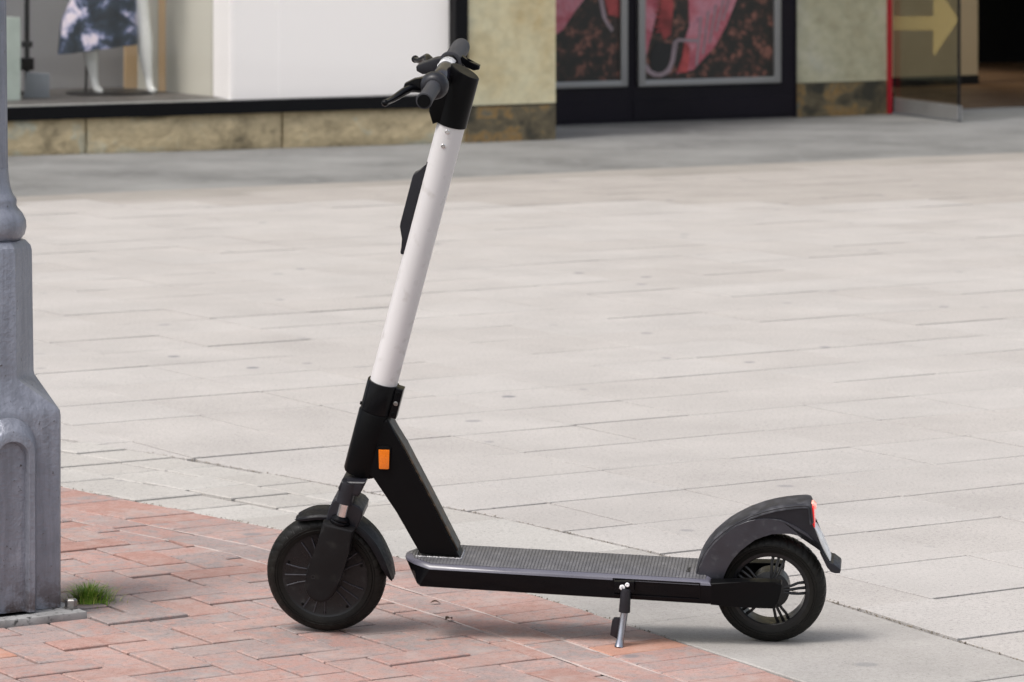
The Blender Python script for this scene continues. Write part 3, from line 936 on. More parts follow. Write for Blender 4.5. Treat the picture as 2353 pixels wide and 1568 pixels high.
# ears of the clamp on the rear side
q = axp(0.4925) + Vector((0.963, 0, -0.2696)) * 0.0300
prof = [q, q + Vector((0.963, 0, -0.2696)) * 0.0165, q + Vector((0.963, 0, -0.2696)) * 0.0165 + AX * 0.066, q + AX * 0.0665]
prism(bm, [(t.x, t.z) for t in prof], -0.020, 0.014, 0.0025, 2)
cl = obj("stem_clamp", bm, M['gloss'], sc)
for t in (0.010, 0.034, 0.056):
    pp = q + Vector((0.963, 0, -0.2696)) * 0.008 + AX * t
    screw(cl, "clamp_screw", (pp.x, -0.0195, pp.z), (0, -1, 0), 0.0050, 0.0022, M['steel'] if t == 0.034 else M['black'])
screw(cl, "pin", tuple(axp(0.500) + Vector((-0.963, 0, 0.2696)) * 0.034), (-0.963, 0, 0.2696), 0.004, 0.004, M['black'])
bm = bmesh.new()
a = axp(0.548); axis_lathe(bm, a, AX, [(0, 0.0298), (0.60, 0.0298)], 64)
stem = obj("stem_tube", bm, M['white'], sc, smooth_ang=60)
for z, x in ((1.1102, 0.2890), (1.0795, 0.2797)):
    c = axp(z); off = x - c.x
    yy = -math.sqrt(max(1e-6, 0.0298 ** 2 - off ** 2))
    screw(sc, "stem_screw", (x, yy + 0.0008, z), (off, yy, 0), 0.0052, 0.0030, M['chrome'], 16)
# cap, its top sawn at a slant
bm = bmesh.new()
seg = 64; rings = []
b0 = axp(1.119)
nrm = Vector((0.963, 0, -0.2696))
for part in range(5):
    ring = []
    for k in range(seg):
        t = 2 * math.pi * k / seg
        rr = (0.0305, 0.0325, 0.0325, 0.0325, 0.0305)[part]
        off = nrm * (math.cos(t) * rr) + Vector((0, 1, 0)) * (math.sin(t) * rr)
        h = (0.0, 0.0008, 0.060, None, None)[part]
        if h is None:
            h = 0.120 - math.cos(t) * rr * 0.26 - (0.0015 if part == 3 else 0.0)
        ring.append(b0 + AX * h + off)
    rings.append(ring)
loft(bm, rings)
obj("stem_cap", bm, M['black'], sc, smooth_ang=30)
# front light housing / bar bracket
bm = bmesh.new()
prism(bm, [(0.249, 1.152), (0.2565, 1.124), (0.268, 1.129), (0.300, 1.150), (0.318, 1.205), (0.306, 1.228), (0.290, 1.238), (0.268, 1.236), (0.256, 1.222), (0.257, 1.190)], -0.023, 0.023, 0.006, 3)
obj("bar_bracket", bm, M['black'], sc)

# --- hook on the stem front
bm = bmesh.new()
hk = [(0.2405, 1.0410), (0.2394, 1.0300), (0.2320, 1.0235), (0.2130, 1.0150), (0.2095, 1.0090), (0.1815, 0.9080), (0.1800, 0.9000), (0.1815, 0.8931), (0.1870, 0.8740), (0.1799, 0.8453), (0.1810, 0.8405), (0.1850, 0.8395), (0.1930, 0.8430), (0.2050, 0.8600), (0.2560, 1.0400)]
prism(bm, hk, -0.013, 0.013, 0.0028, 3)
obj("carry_hook", bm, M['plastic'], sc)

# --- handlebar
def barp(y): return Vector((0.2795 + 0.0102 * y, y, 1.2315 + 0.0154 * y))
bd = (barp(1) - barp(0)).normalized()
bm = bmesh.new()
axis_lathe(bm, barp(-0.235), bd, [(0, 0.011), (0.47, 0.011)], 24)
axis_lathe(bm, barp(-0.080), bd, [(0, 0.0150), (0.004, 0.0172), (0.05, 0.0178), (0.148, 0.0178), (0.151, 0.015)], 40)
bar = obj("handlebar", bm, M['sheen'], sc, smooth_ang=40)
bm = bmesh.new()
axis_lathe(bm, barp(-0.274), bd, [(0, 0.0148), (0.0005, 0.0165), (0.004, 0.0172), (0.03, 0.0160), (0.10, 0.0155), (0.135, 0.0165)], 40)
gp = obj("grip", bm, M['grip'], bar, smooth_ang=40)
bm = bmesh.new()
axis_lathe(bm, barp(-0.2760), bd, [(0, 0.0135), (0.003, 0.0142)], 32)
obj("end_plug", bm, M['black'], bar)
bm = bmesh.new()
axis_lathe(bm, barp(0.092), bd, [(0, 0.0175), (0.001, 0.0240), (0.008, 0.0245), (0.018, 0.0205), (0.05, 0.0192), (0.155, 0.0200), (0.17, 0.0185), (0.176, 0.013)], 40)
obj("grip", bm, M['grip'], bar, smooth_ang=40)
bm = bmesh.new()
axis_lathe(bm, barp(0.070), bd, [(0, 0.014), (0.002, 0.0168), (0.022, 0.0175)], 32)
box(bm, 0.270, 0.290, 0.072, 0.090, 1.238, 1.2515, 0.003)
obj("switch_block", bm, M['gloss'], bar)
# gear-like bell ring with raised ticks beside the near grip
bm = bmesh.new()
axis_lathe(bm, barp(-0.150), bd, [(0, 0.0165), (0.002, 0.0225), (0.009, 0.0275), (0.024, 0.0300), (0.034, 0.0275), (0.038, 0.018)], 48)
ring = obj("twist_ring", bm, M['plastic'], bar, smooth_ang=40)
for k in range(7):
    a = R(50 + k * 14)
    off = Vector((math.cos(a), 0, math.sin(a)))
    c = barp(-0.140)
    bm = bmesh.new()
    tube(bm, [c + off * 0.0248 + bd * 0.002, c + off * 0.0285 + bd * 0.012], 0.0012, 6)
    obj("tick", bm, M['steel'], ring)
# white label on the bar top
bm = bmesh.new()
yc = 0.022
rings = []
for yy in (0.028, 0.0302, 0.066, 0.068):
    c = barp(yy); ring_ = []
    for k in range(15):
        a = R(30 + 130 * k / 14)
        r = 0.0198 if yy in (0.0302, 0.066) else 0.0182
        ring_.append((c.x + r * math.cos(a), c.y, c.z + r * math.sin(a)))
    rings.append(ring_)
loft(bm, rings, False, False)
bmesh.ops.solidify(bm, geom=list(bm.faces), thickness=0.0012)
lb = obj("label_plate", bm, M['label'], bar, smooth_ang=50)
for k in range(5):
    a = R(72 + 12 * k); c = barp(0.051)
    bm = bmesh.new()
    tube(bm, [(c.x + 0.0200 * math.cos(a), c.y - 0.003, c.z + 0.0200 * math.sin(a)), (c.x + 0.0200 * math.cos(a), c.y + 0.003, c.z + 0.0200 * math.sin(a))], 0.0009, 5)
    obj("printed_mark", bm, M['ink'], lb)
# brake levers
bm = bmesh.new()
prism(bm, [(0.268, 1.240), (0.250, 1.242), (0.236, 1.238), (0.230, 1.228), (0.238, 1.220), (0.262, 1.214), (0.272, 1.215)], -0.105, -0.083, 0.003)
prism(bm, [(0.252, 1.244), (0.234, 1.241), (0.214, 1.231), (0.2115, 1.224), (0.2150, 1.218), (0.226, 1.216), (0.250, 1.222)], -0.122, -0.100, 0.003)
bl = obj("brake_lever", bm, M['gloss'], sc)
def lever(pts, rads, flat, parent, seg=12):
    bm = bmesh.new()
    tube(bm, pts, rads, seg)
    bmesh.ops.scale(bm, vec=(1, 1, 1), verts=bm.verts)
    c = Vector(pts[-1])
    bmesh.ops.create_icosphere(bm, subdivisions=3, radius=rads[-1] * 1.28, matrix=Matrix.Translation(c))
    return obj("lever_blade", bm, M['gloss'], parent, smooth_ang=60)
lever([(0.2500, -0.108, 1.2150), (0.2380, -0.120, 1.2200), (0.2270, -0.130, 1.2230), (0.2160, -0.150, 1.2200), (0.2070, -0.180, 1.2170), (0.2000, -0.210, 1.2160), (0.1930, -0.250, 1.2180)], [0.006, 0.0072, 0.0085, 0.0085, 0.0078, 0.0066, 0.0058], 0.6, bl)
bm = bmesh.new()
prism(bm, [(0.272, 1.247), (0.250, 1.244), (0.214, 1.231), (0.2085, 1.226), (0.2095, 1.217), (0.222, 1.210), (0.250, 1.212), (0.272, 1.218)], 0.080, 0.112, 0.004)
bl2 = obj("brake_lever", bm, M['plastic'], sc)
lever([(0.232, 0.108, 1.226), (0.229, 0.135, 1.232), (0.222, 0.155, 1.232), (0.210, 0.172, 1.2245), (0.200, 0.188, 1.2185), (0.1875, 0.215, 1.2165)], [0.007, 0.0092, 0.0090, 0.0076, 0.0064, 0.0066], 0.6, bl2)
# thumb paddle behind the far grip
bm = bmesh.new()
prism(bm, [(0.300, 1.238), (0.312, 1.224), (0.330, 1.216), (0.342, 1.218), (0.3435, 1.226), (0.334, 1.231), (0.318, 1.236), (0.306, 1.248)], 0.094, 0.112, 0.0025)
obj("thumb_paddle", bm, M['gloss'], bar)

# --- down tube
bm = bmesh.new()
dt = [(0.118, 0.466), (0.1460, 0.4830), (0.1762, 0.4222), (0.2306, 0.3110), (0.2945, 0.1800), (0.2090, 0.1850), (0.1600, 0.2790), (0.1175, 0.3600), (0.0850, 0.3600), (0.0900, 0.4300)]
prism(bm, dt, -0.029, 0.029, 0.0075, 3)
obj("down_tube", bm, M['black'], sc)
# rubbed bevel along the rear edge
bm = bmesh.new()
prism(bm, [(0.1500, 0.4750), (0.1790, 0.4168), (0.2334, 0.3056), (0.2900, 0.1890), (0.2910, 0.1960), (0.2350, 0.3120), (0.1806, 0.4222)], -0.0212, 0.0212, 0.0015)
obj("rubbed_edge", bm, M['rusty'], sc)
# weld bead round the foot of the tube
bm = bmesh.new()
random.seed(3)
n = 44
path = [(0.2050 + (0.2960 - 0.2050) * k / (n - 1), -0.0305, 0.1806 - 0.0377 * (0.097 * k / (n - 1))) for k in range(n)]
for k, c in enumerate(path):
    bmesh.ops.create_icosphere(bm, subdivisions=1, radius=0.0031 + random.uniform(-.0005, .0005), matrix=Matrix.Translation(Vector(c)))
for k in range(14):
    bmesh.ops.create_icosphere(bm, subdivisions=1, radius=0.003, matrix=Matrix.Translation(Vector((0.2975, -0.028 + k * 0.0043, 0.176))))
    bmesh.ops.create_icosphere(bm, subdivisions=1, radius=0.003, matrix=Matrix.Translation(Vector((0.2015, -0.028 + k * 0.0043, 0.1800))))
obj("weld_bead", bm, M['weld'], sc, smooth_ang=50)
# amber side reflector
bm = bmesh.new()
prism(bm, [(0.1236, 0.4215), (0.1270, 0.4240), (0.1490, 0.4240), (0.1530, 0.4205), (0.1490, 0.3740), (0.1455, 0.3715), (0.1265, 0.3715), (0.1240, 0.3740)], -0.0335, -0.0275, 0.0015)
rf = obj("side_reflector", bm, M['black'], sc)
bm = bmesh.new()
prism(bm, [(0.1262, 0.4172), (0.1500, 0.4172), (0.1478, 0.3760), (0.1455, 0.3745), (0.1280, 0.3745), (0.1262, 0.3760)], -0.0362, -0.0330, 0.0014)
obj("lens", bm, M['amber'], rf)

# --- deck
def ztop(x): return 0.1775 - 0.0377 * (x - 0.233)
def zbot(x): return 0.1275 - 0.0406 * (x - 0.220)
def deck_ring(ins, f, dz=0.0, t=0.0, xe=0.836):
    """plan outline of the deck; f: 0 bottom .. 1 top; t: how far the nose is drawn back"""
    w = 0.076 - ins
    top = [(0.238, -w), (0.198, -w + 0.030), (0.1765 + ins, -w + 0.054), (0.1725 + ins, -0.010)]
    low = [(0.214 + ins, -w), (0.206 + ins, -w + 0.012), (0.200 + ins, -w + 0.045), (0.198 + ins, -0.010)]
    half = [(a_[0] * (1 - t) + b_[0] * t, a_[1] * (1 - t) + b_[1] * t) for a_, b_ in zip(top, low)]
    pl = half + [(x, -y) for x, y in half[::-1]] + [(0.50, w), (0.76, w), (xe - ins, w), (xe - ins, -w), (0.76, -w), (0.50, -w)]
    return [(x, y, zbot(x) * (1 - f) + ztop(x) * f + dz) for x, y in pl]
bm = bmesh.new()
loft(bm, [deck_ring(0.006, 0, 0, 1), deck_ring(0.0015, 0, 0.002, 1), deck_ring(0.0, 0, 0.006, .96), deck_ring(0.0, 0.78, 0, 0.14), deck_ring(0.0, 0.80, 0, 0.12), deck_ring(0.004, 0.80, 0, .12)], True)
deck = obj("deck", bm, M['gloss'], sc, smooth_ang=30)
bm = bmesh.new()
loft(bm, [deck_ring(0.0012, 0.801, 0, 0.12), deck_ring(-0.0002, 0.815, 0, 0.10), deck_ring(0.0012, 0.90, 0, 0.04), deck_ring(0.0085, 0.985, 0, 0), deck_ring(0.0120, 1.0, 0, 0), deck_ring(0.020, 1.0, 0, 0)], True)
obj("edge_sheen", bm, M['rim'], deck, smooth_ang=40)  # top bevel of the deck in the painted sheen tone
bm = bmesh.new()
loft(bm, [deck_ring(0.0125, 1.0, -0.001, 0), deck_ring(0.0125, 1.0, 0.0008, 0), deck_ring(0.0135, 1.0, 0.0014, 0)])
mat_ = obj("deck_mat", bm, M['deckmat'], sc, smooth_ang=35)
# maker's script printed across the mat
tc = bpy.data.curves.new("script", 'FONT'); tc.body = "Grenius"; tc.size = 0.0125; tc.extrude = 0.00025; tc.shear = 0.35
tc.align_x = 'CENTER'; tc.align_y = 'CENTER'
to = bpy.data.objects.new("script", tc); COL.objects.link(to)
bpy.context.view_layer.update()
tm = bpy.data.meshes.new_from_object(to)
bpy.data.objects.remove(to)
so = bpy.data.objects.new("printed_script", tm); COL.objects.link(so)
tm.materials.clear(); tm.materials.append(M['blackprint'])
so.parent = mat_; so.location = (0.784, -0.012, ztop(0.784) + 0.0018); so.rotation_euler = (0, R(2.2), R(90))
# raised patch where the mat is cleared under the script
# side recess for the folded stand
bm = bmesh.new()
y0, y1 = -0.0785, -0.0745
for (xa, za, xb, zb_) in ((0.6278, 0.1575, 0.8121, 0.1510), (0.6278, 0.1235, 0.8121, 0.1160)):
    prism(bm, [(xa, za), (xb, zb_), (xb, zb_ - 0.0022), (xa, za - 0.0022)], y0, y1)
for xa, za, zb_ in ((0.6278, 0.1575, 0.1225), (0.8105, 0.1510, 0.1150)):
    prism(bm, [(xa, za), (xa + 0.0022, za), (xa + 0.0022, zb_), (xa, zb_)], y0 + 0.0003, y1)
obj("side_frame", bm, M['gloss'], deck)
# rear arms holding the wheel
arm = [(0.8340, 0.1515), (0.900, 0.1545), (0.9700, 0.1548), (0.9838, 0.1530), (0.9850, 0.1480), (0.9823, 0.1326), (0.9764, 0.1108), (0.9700, 0.1010), (0.9640, 0.0972), (0.9000, 0.0990), (0.8340, 0.1028)]
for s in (-1, 1):
    bm = bmesh.new()
    if s < 0: prism(bm, arm, -0.0762, -0.048, 0.003, 3)
    else: prism(bm, arm, 0.048, 0.0762, 0.003, 3)
    obj("wheel_arm", bm, M['black'], sc)

# --- stand
bm = bmesh.new()
box(bm, 0.6315, 0.6745, -0.0925, -0.077, 0.1315, 0.1555, 0.002)
ks = obj("kickstand", bm, M['gloss'], sc)
screw(ks, "bolt", (0.6493, -0.0915, 0.1431), (0, -1, 0), 0.0060, 0.003, M['label'], 16)
screw(ks, "bolt", (0.6600, -0.0915, 0.1492), (0, -1, 0), 0.0048, 0.003, M['label'], 16)
bm = bmesh.new()
tube(bm, [(0.6575, -0.089, 0.140), (0.6565, -0.0895, 0.134), (0.6530, -0.0925, 0.0895), (0.6529, -0.0926, 0.0885)], [0.010, 0.0110, 0.0122, 0.0095], 20)
obj("sleeve", bm, M['plastic'], ks)
bm = bmesh.new()
tube(bm, [(0.6530, -0.0925, 0.0895), (0.6450, -0.1060, 0.0340), (0.6430, -0.1105, 0.0210), (0.6424, -0.1120, 0.0178)], [0.0078, 0.0076, 0.0098, 0.0104], 20)
obj("rod", bm, M['gunmetal'], ks)
bm = bmesh.new()
prism(bm, [(0.6262, 0.0680), (0.6300, 0.0745), (0.6480, 0.0750), (0.6440, 0.0350), (0.6400, 0.0275), (0.6215, 0.0370)], -0.094, -0.082, 0.003)
obj("foot_tab", bm, M['plastic'], ks)

# --- rear wheel
RW, RR = (0.9575, 0.1190), 0.1185
bm = bmesh.new()
rlathe(bm, RW[0], RW[1], [(0.0745, -0.022), (0.0765, -0.0245), (0.088, -0.0245), (0.089, 0), (0.088, 0.0245), (0.0765, 0.0245), (0.0745, 0.022), (0.0735, 0)], 80, True)
rw = obj("rear_wheel", bm, M['hub'], sc)
tyre("tyre", RW[0], RW[1], RR, 0.030, 0.0865, rw)
bm = bmesh.new()
rlathe(bm, RW[0], RW[1], [(0.001, -0.034), (0.016, -0.034), (0.018, -0.028), (0.030, -0.024), (0.0410, -0.020), (0.0410, 0.020), (0.030, 0.024), (0.001, 0.034)], 56, False)
obj("hub", bm, M['hub'], rw)
for gk in range(5):
    a0 = R(3 + 72 * gk)
    for d in (-1, 0, 1):
        bm = bmesh.new()
        ca, sa = math.cos(a0), math.sin(a0)
        def pt(r, t, y): return (RW[0] + r * ca - t * sa, y, RW[1] + r * sa + t * ca)
        tube(bm, [pt(0.026, d * 0.005, -0.022), pt(0.046, d * 0.0085, -0.020), pt(0.060, d * 0.0118, -0.014), pt(0.078, d * 0.0118, -0.010)], [0.0030, 0.0032, 0.0031, 0.0036], 8)
        obj("spoke", bm, M['hub'], rw)

# --- rear mudguard
out = [(0.8015, 0.1480), (0.8025, 0.1568), (0.8067, 0.1738), (0.8127, 0.1909), (0.8190, 0.2030), (0.8269, 0.2154), (0.8410, 0.2326), (0.8598, 0.2499), (0.8730, 0.2605), (0.8878, 0.2698), (0.9030, 0.2784), (0.9181, 0.2861), (0.9460, 0.2970), (0.9692, 0.3035), (0.9923, 0.3080), (1.0154, 0.3109), (1.0340, 0.3123), (1.0420, 0.3105)]
tail = [(1.0449, 0.3050), (1.0486, 0.2719), (1.0577, 0.2492), (1.0702, 0.2182), (1.0815, 0.1915)]
inn = [(1.0750, 0.2000), (1.0680, 0.2140), (1.0580, 0.2260), (1.0473, 0.2352), (1.0350, 0.2415), (1.0220, 0.2467), (1.0012, 0.2511), (0.9804, 0.2519), (0.9630, 0.2495), (0.9457, 0.2451), (0.9280, 0.2365), (0.9107, 0.2251), (0.8960, 0.2110), (0.8826, 0.1955), (0.8740, 0.1830), (0.8661, 0.1710), (0.8590, 0.1480)]
GW = 0.0385
bm = bmesh.new()
side = out + tail + inn
for s_ in (-1, 1):
    prism(bm, side, s_ * GW, s_ * (GW - 0.0035), 0.0)
mg = obj("rear_mudguard", bm, M['plastic'], sc)
bm = bmesh.new()
sk = out + tail[:2]
rings = []
for i, (x, z) in enumerate(sk):
    a = Vector(sk[max(0, i - 1)]); b = Vector(sk[min(len(sk) - 1, i + 1)])
    d = (b - a).normalized(); nn = Vector((-d.y, d.x))
    rings.append([(x + nn.x * dn, yy, z + nn.y * dn) for (yy, dn) in ((-GW - .0012, -0.0055), (-GW - .0008, -0.0025), (-GW + .0018, 0.0002), (-GW + .006, 0.0018), (-0.02, 0.0028), (0.02, 0.0028), (GW - .006, 0.0018), (GW - .0018, 0.0002), (GW + .0008, -0.0025), (GW + .0012, -0.0055))])
loft(bm, rings, False, False)
bmesh.ops.solidify(bm, geom=list(bm.faces), thickness=0.003)
obj("top_skin", bm, M['scuffed'], mg, smooth_ang=45)
# raised arch lip
lip_out = [(0.9112, 0.2770), (0.9280, 0.2805), (0.9460, 0.2825), (0.9640, 0.2825), (0.9830, 0.2808), (1.0106, 0.2690), (1.0382, 0.2519), (1.0588, 0.2283), (1.0700, 0.2120)]
lip = [(0.8060, 0.1490), (0.8070, 0.1568), (0.8108, 0.1730), (0.8165, 0.1890), (0.8300, 0.2120), (0.8435, 0.2285), (0.8620, 0.2455), (0.8760, 0.2570), (0.8900, 0.2665)] + lip_out + inn
for s_ in (-1, 1):
    bm = bmesh.new()
    prism(bm, lip, *( (-GW - 0.0035, -GW + 0.0002) if s_ < 0 else (GW - 0.0002, GW + 0.0035) ), 0.0012)
    obj("arch_lip", bm, M['worn'], mg)
# rear flap
bm = bmesh.new()
prism(bm, [(1.0640, 0.2200), (1.0740, 0.1960), (1.0830, 0.1850), (1.0920, 0.1850), (1.1060, 0.1745), (1.1075, 0.1700), (1.1057, 0.1645), (1.0960, 0.1640), (1.0870, 0.1668), (1.0790, 0.1760), (1.0640, 0.2080)], -0.036, 0.036, 0.0018)
obj("mud_flap", bm, M['plastic'], mg)
bm = bmesh.new()
prism(bm, [(1.0452, 0.3050), (1.0510, 0.3040), (1.0535, 0.2600), (1.0485, 0.2590)], -0.024, 0.024, 0.0016)
tl = obj("tail_light", bm, M['redlens'], mg)
bm = bmesh.new()
prism(bm, [(1.0452, 0.3090), (1.0500, 0.3095), (1.0560, 0.3030), (1.0560, 0.2960), (1.0520, 0.2970), (1.0455, 0.2990)], -0.013, 0.013, 0.002)
obj("lamp", bm, M['redglow'], mg)
bm = bmesh.new()
prism(bm, [(1.0520, 0.2590), (1.0563, 0.2550), (1.0700, 0.2296), (1.0862, 0.1870), (1.0835, 0.1860), (1.0668, 0.2200)], -0.022, 0.022, 0.001)
obj("rear_plate", bm, M['label'], mg)

# =================================================================== LAMP POST
PU0, PW0 = 3.364, 7.604
px_, py_ = to_world(PU0, PW0)
lp = empty("lamp_post", (px_, py_, 0.0), A32, "grey painted cast iron lamp post with arched panels on its square foot", "lamp post")
B = 0.132
def chsq(h, a, z):     # chamfered square ring of half size h, half face a
    return [(a, -h, z), (h, -a, z), (h, a, z), (a, h, z), (-a, h, z), (-h, a, z), (-h, -a, z), (-a, -h, z)]
bm = bmesh.new()
loft(bm, [chsq(B, B - 0.006, 0.018), chsq(B, B - 0.006, 0.440), chsq(B - .001, B - 0.008, 0.4520), chsq(B - 0.006, B - 0.014, 0.462), chsq(0.110, 0.036, 0.524), chsq(0.1092, 0.0335, 0.532),
          chsq(0.106, 0.031, 0.800), chsq(0.103, 0.030, 0.812), chsq(0.092, 0.027, 0.824), chsq(0.080, 0.024, 0.828)])
foot = obj("post_foot", bm, M['cast'], lp, smooth_ang=25)
# arched raised panels on the four faces
def arch(half, top, n=14, z0=0.02):
    pts = [(-half, z0)]
    zc = top - half
    for k in range(n + 1):
        a = math.pi - math.pi * k / n
        pts.append((half * math.cos(a), zc + half * math.sin(a)))
    pts.append((half, z0))
    return pts
for f in range(4):
    bm = bmesh.new()
    o1, o2, i1, i2 = arch(0.069, 0.446), arch(0.053, 0.417), arch(0.0385, 0.395), arch(0.0365, 0.391)
    rr = []
    for ring_, y in ((o1, -B - 0.0003), (arch(0.0680, 0.4450), -B - 0.006), (arch(0.0550, 0.4210), -B - 0.0285), (o2, -B - 0.031), (arch(0.0400, 0.3970), -B - 0.031), (i1, -B - 0.029), (i2, -B - 0.014)):
        rr.append([(q[0], y, q[1]) for q in ring_])
    vr = loft(bm, rr, False, True)
    bm.faces.new(vr[-1])
    bmesh.ops.rotate(bm, verts=bm.verts, cent=(0, 0, 0), matrix=Matrix.Rotation(f * math.pi / 2, 3, 'Z'))
    obj("arched_panel", bm, M['cast'], lp, smooth_ang=35)
bm = bmesh.new()
axis_lathe(bm, (0, 0, 0), (0, 0, 1), [(0.822, 0.072), (0.828, 0.086), (0.838, 0.0935), (0.852, 0.0975), (0.868, 0.0965), (0.884, 0.0895), (0.897, 0.078), (0.902, 0.0755), (0.912, 0.0762), (0.9185, 0.0745), (0.924, 0.0700), (0.935, 0.0645), (0.955, 0.0600), (0.985, 0.0570)], 56)
obj("collar", bm, M['cast'], lp, smooth_ang=40)
bm = bmesh.new()
rings = []
for z, r in ((0.97, 0.0575), (1.0, 0.0565), (1.3, 0.0535), (2.4, 0.046), (3.6, 0.040)):
    rings.append([((r - (0.0035 if k % 4 in (1, 2) else 0)) * math.cos(2 * math.pi * k / 64), (r - (0.0035 if k % 4 in (1, 2) else 0)) * math.sin(2 * math.pi * k / 64), z) for k in range(64)])
loft(bm, rings)
obj("shaft", bm, M['cast'], lp, smooth_ang=40)
bm = bmesh.new()
axis_lathe(bm, (0, 0, 3.58), (0, 0, 1), [(0, 0.05), (0.03, 0.06), (0.06, 0.045), (0.12, 0.09), (0.55, 0.17), (0.57, 0.19), (0.70, 0.06), (0.78, 0.02)], 12)
obj("lantern", bm, M['cast'], lp)
# grimy cement foot plate and holding bolts
bm = bmesh.new()
box(bm, -0.20, 0.162, -0.201, 0.17, -0.002, 0.0165, 0.005, 2)
pl = obj("foot_plate", bm, M['plate'], lp)
for bx, by in ((0.146, -0.150), (-0.17, -0.17), (0.145, 0.14)):
    bm = bmesh.new()
    axis_lathe(bm, (bx, by, 0.0175), (0, 0, 1), [(0, 0.0165), (0.0025, 0.0165)], 24)
    axis_lathe(bm, (bx, by, 0.0195), (0, 0, 1), [(0, 0.0138), (0.015, 0.0138), (0.018, 0.0110)], 6)
    obj("anchor_bolt", bm, M['steel'], pl, smooth_ang=20)

# =================================================================== GRASS
random.seed(11)
gx, gy = to_world(3.612, 7.575)
bm = bmesh.new()
for k in range(760):
    a = random.uniform(0, 2 * math.pi); rr = abs(random.gauss(0, 0.021))
    bx, by = rr * math.cos(a) * 1.25, rr * math.sin(a)
    h = random.uniform(0.020, 0.056) * (1.1 - rr * 9); h = max(0.010, h)
    lean = random.uniform(0.2, 1.15); az = a + random.uniform(-0.7, 0.7)
    wd = random.uniform(0.0010, 0.0019)
    prev = None
    for s in range(4):
        t = s / 3
        x = bx + math.cos(az) * lean * h * t * t; y = by + math.sin(az) * lean * h * t * t; z = h * t * (1 - 0.28 * lean * t) - 0.002
        wv = wd * (1 - t * 0.85); pxn, pyn = -math.sin(az) * wv, math.cos(az) * wv
        cur = (bm.verts.new((x - pxn, y - pyn, z)), bm.verts.new((x + pxn, y + pyn, z)))
        if prev:
            f_ = bm.faces.new((prev[0], prev[1], cur[1], cur[0])); f_.material_index = 1 if k % 6 == 0 else 0
        prev = cur
gt = obj("grass_tuft", bm, None, None, (gx, gy, 0.0), smooth_ang=None, mats=[M['leaf'], M['dryleaf']])
tag(gt, "small green grass tuft growing at the foot of the lamp post", "grass")
# crumbs of moss and grit in a few joints
bm = bmesh.new()
for k in range(620):
    w = random.uniform(6.5, 10.0)
    u = interp(EDGE_IN, w) + random.uniform(-0.004, 0.008)
    s = random.uniform(0.0007, 0.0021)
    x, y = to_world(u, w)
    bmesh.ops.create_icosphere(bm, subdivisions=1, radius=s, matrix=Matrix.Translation(Vector((x, y, random.uniform(-0.004, 0.0008)))))
for k in range(620):
    w = random.uniform(5.9, 9.6)
    u = interp(EDGE_OUT, w) + random.uniform(-0.005, 0.007)
    s = random.uniform(0.0007, 0.0022)
    x, y = to_world(u, w)
    bmesh.ops.create_icosphere(bm, subdivisions=1, radius=s, matrix=Matrix.Translation(Vector((x, y, random.uniform(-0.004, 0.0008)))))
tag(obj("joint_grit", bm, M['grit'], smooth_ang=None), "sandy grit and moss in the joints round the brick edge", "grit", kind='stuff')

for k, (wx, wy, rz_, sz, lab) in enumerate(((-0.172, 8.315, 0.4, 0.013, "curled dry brown leaf under the nose of the scooter deck, the farther of two"), (-0.139, 8.125, 1.1, 0.016, "curled dry brown leaf on the bricks below the scooter deck, the nearer of two"))):
    bm = bmesh.new(); prev = None
    for i in range(7):
        t = i / 6; wv = math.sin(math.pi * min(0.98, t + .03)) * 0.42
        cur = [bm.verts.new(((t - .5) * 2 * sz, sg * wv * sz, 0.002 + 0.006 * abs(sg) * wv + 0.0045 * math.sin(t * 3))) for sg in (-1, 0, 1)]
        if prev:
            for q in range(2): bm.faces.new((prev[q], cur[q], cur[q + 1], prev[q + 1]))
        prev = cur
    bmesh.ops.solidify(bm, geom=list(bm.faces), thickness=0.0004)
    lf = obj("dry_leaf", bm, M['leafbrown'], None, (wx, wy, 0.0), smooth_ang=60)
    lf.rotation_euler = (0.1, 0.15, rz_)
    tag(lf, lab, "leaf")

# =================================================================== SHOP FRONT
FWY = 21.46
UL = 1.5                                        # left end of the shop front, far outside the frame
CXP, FP = 1176.5, 8515.0
def UX(px, w):          # where the sight line of a picture column meets depth w on the street grid (used once to measure widths)
    t = (px - CXP) / FP; c, s = math.cos(A32), math.sin(A32)
    return w * (s + t * c) / (c - t * s)
bd_root = empty("shop_building", (0, 0, 0), A32, "stone clad shop building with display window and dark double doors", "building")
HT = 5.2
uA, uB = UX(1042, FWY), UX(1071, FWY)       # black mullion
uC = UX(1275, FWY)                          # right edge of pilaster
def bpart(name, mat, x0, x1, y0, y1, z0, z1, parent=None, bev=0.0):
    bm = bmesh.new(); box(bm, x0, x1, y0, y1, z0, z1, bev, 1)
    return obj(name, bm, mat, parent or bd_root, smooth_ang=None)
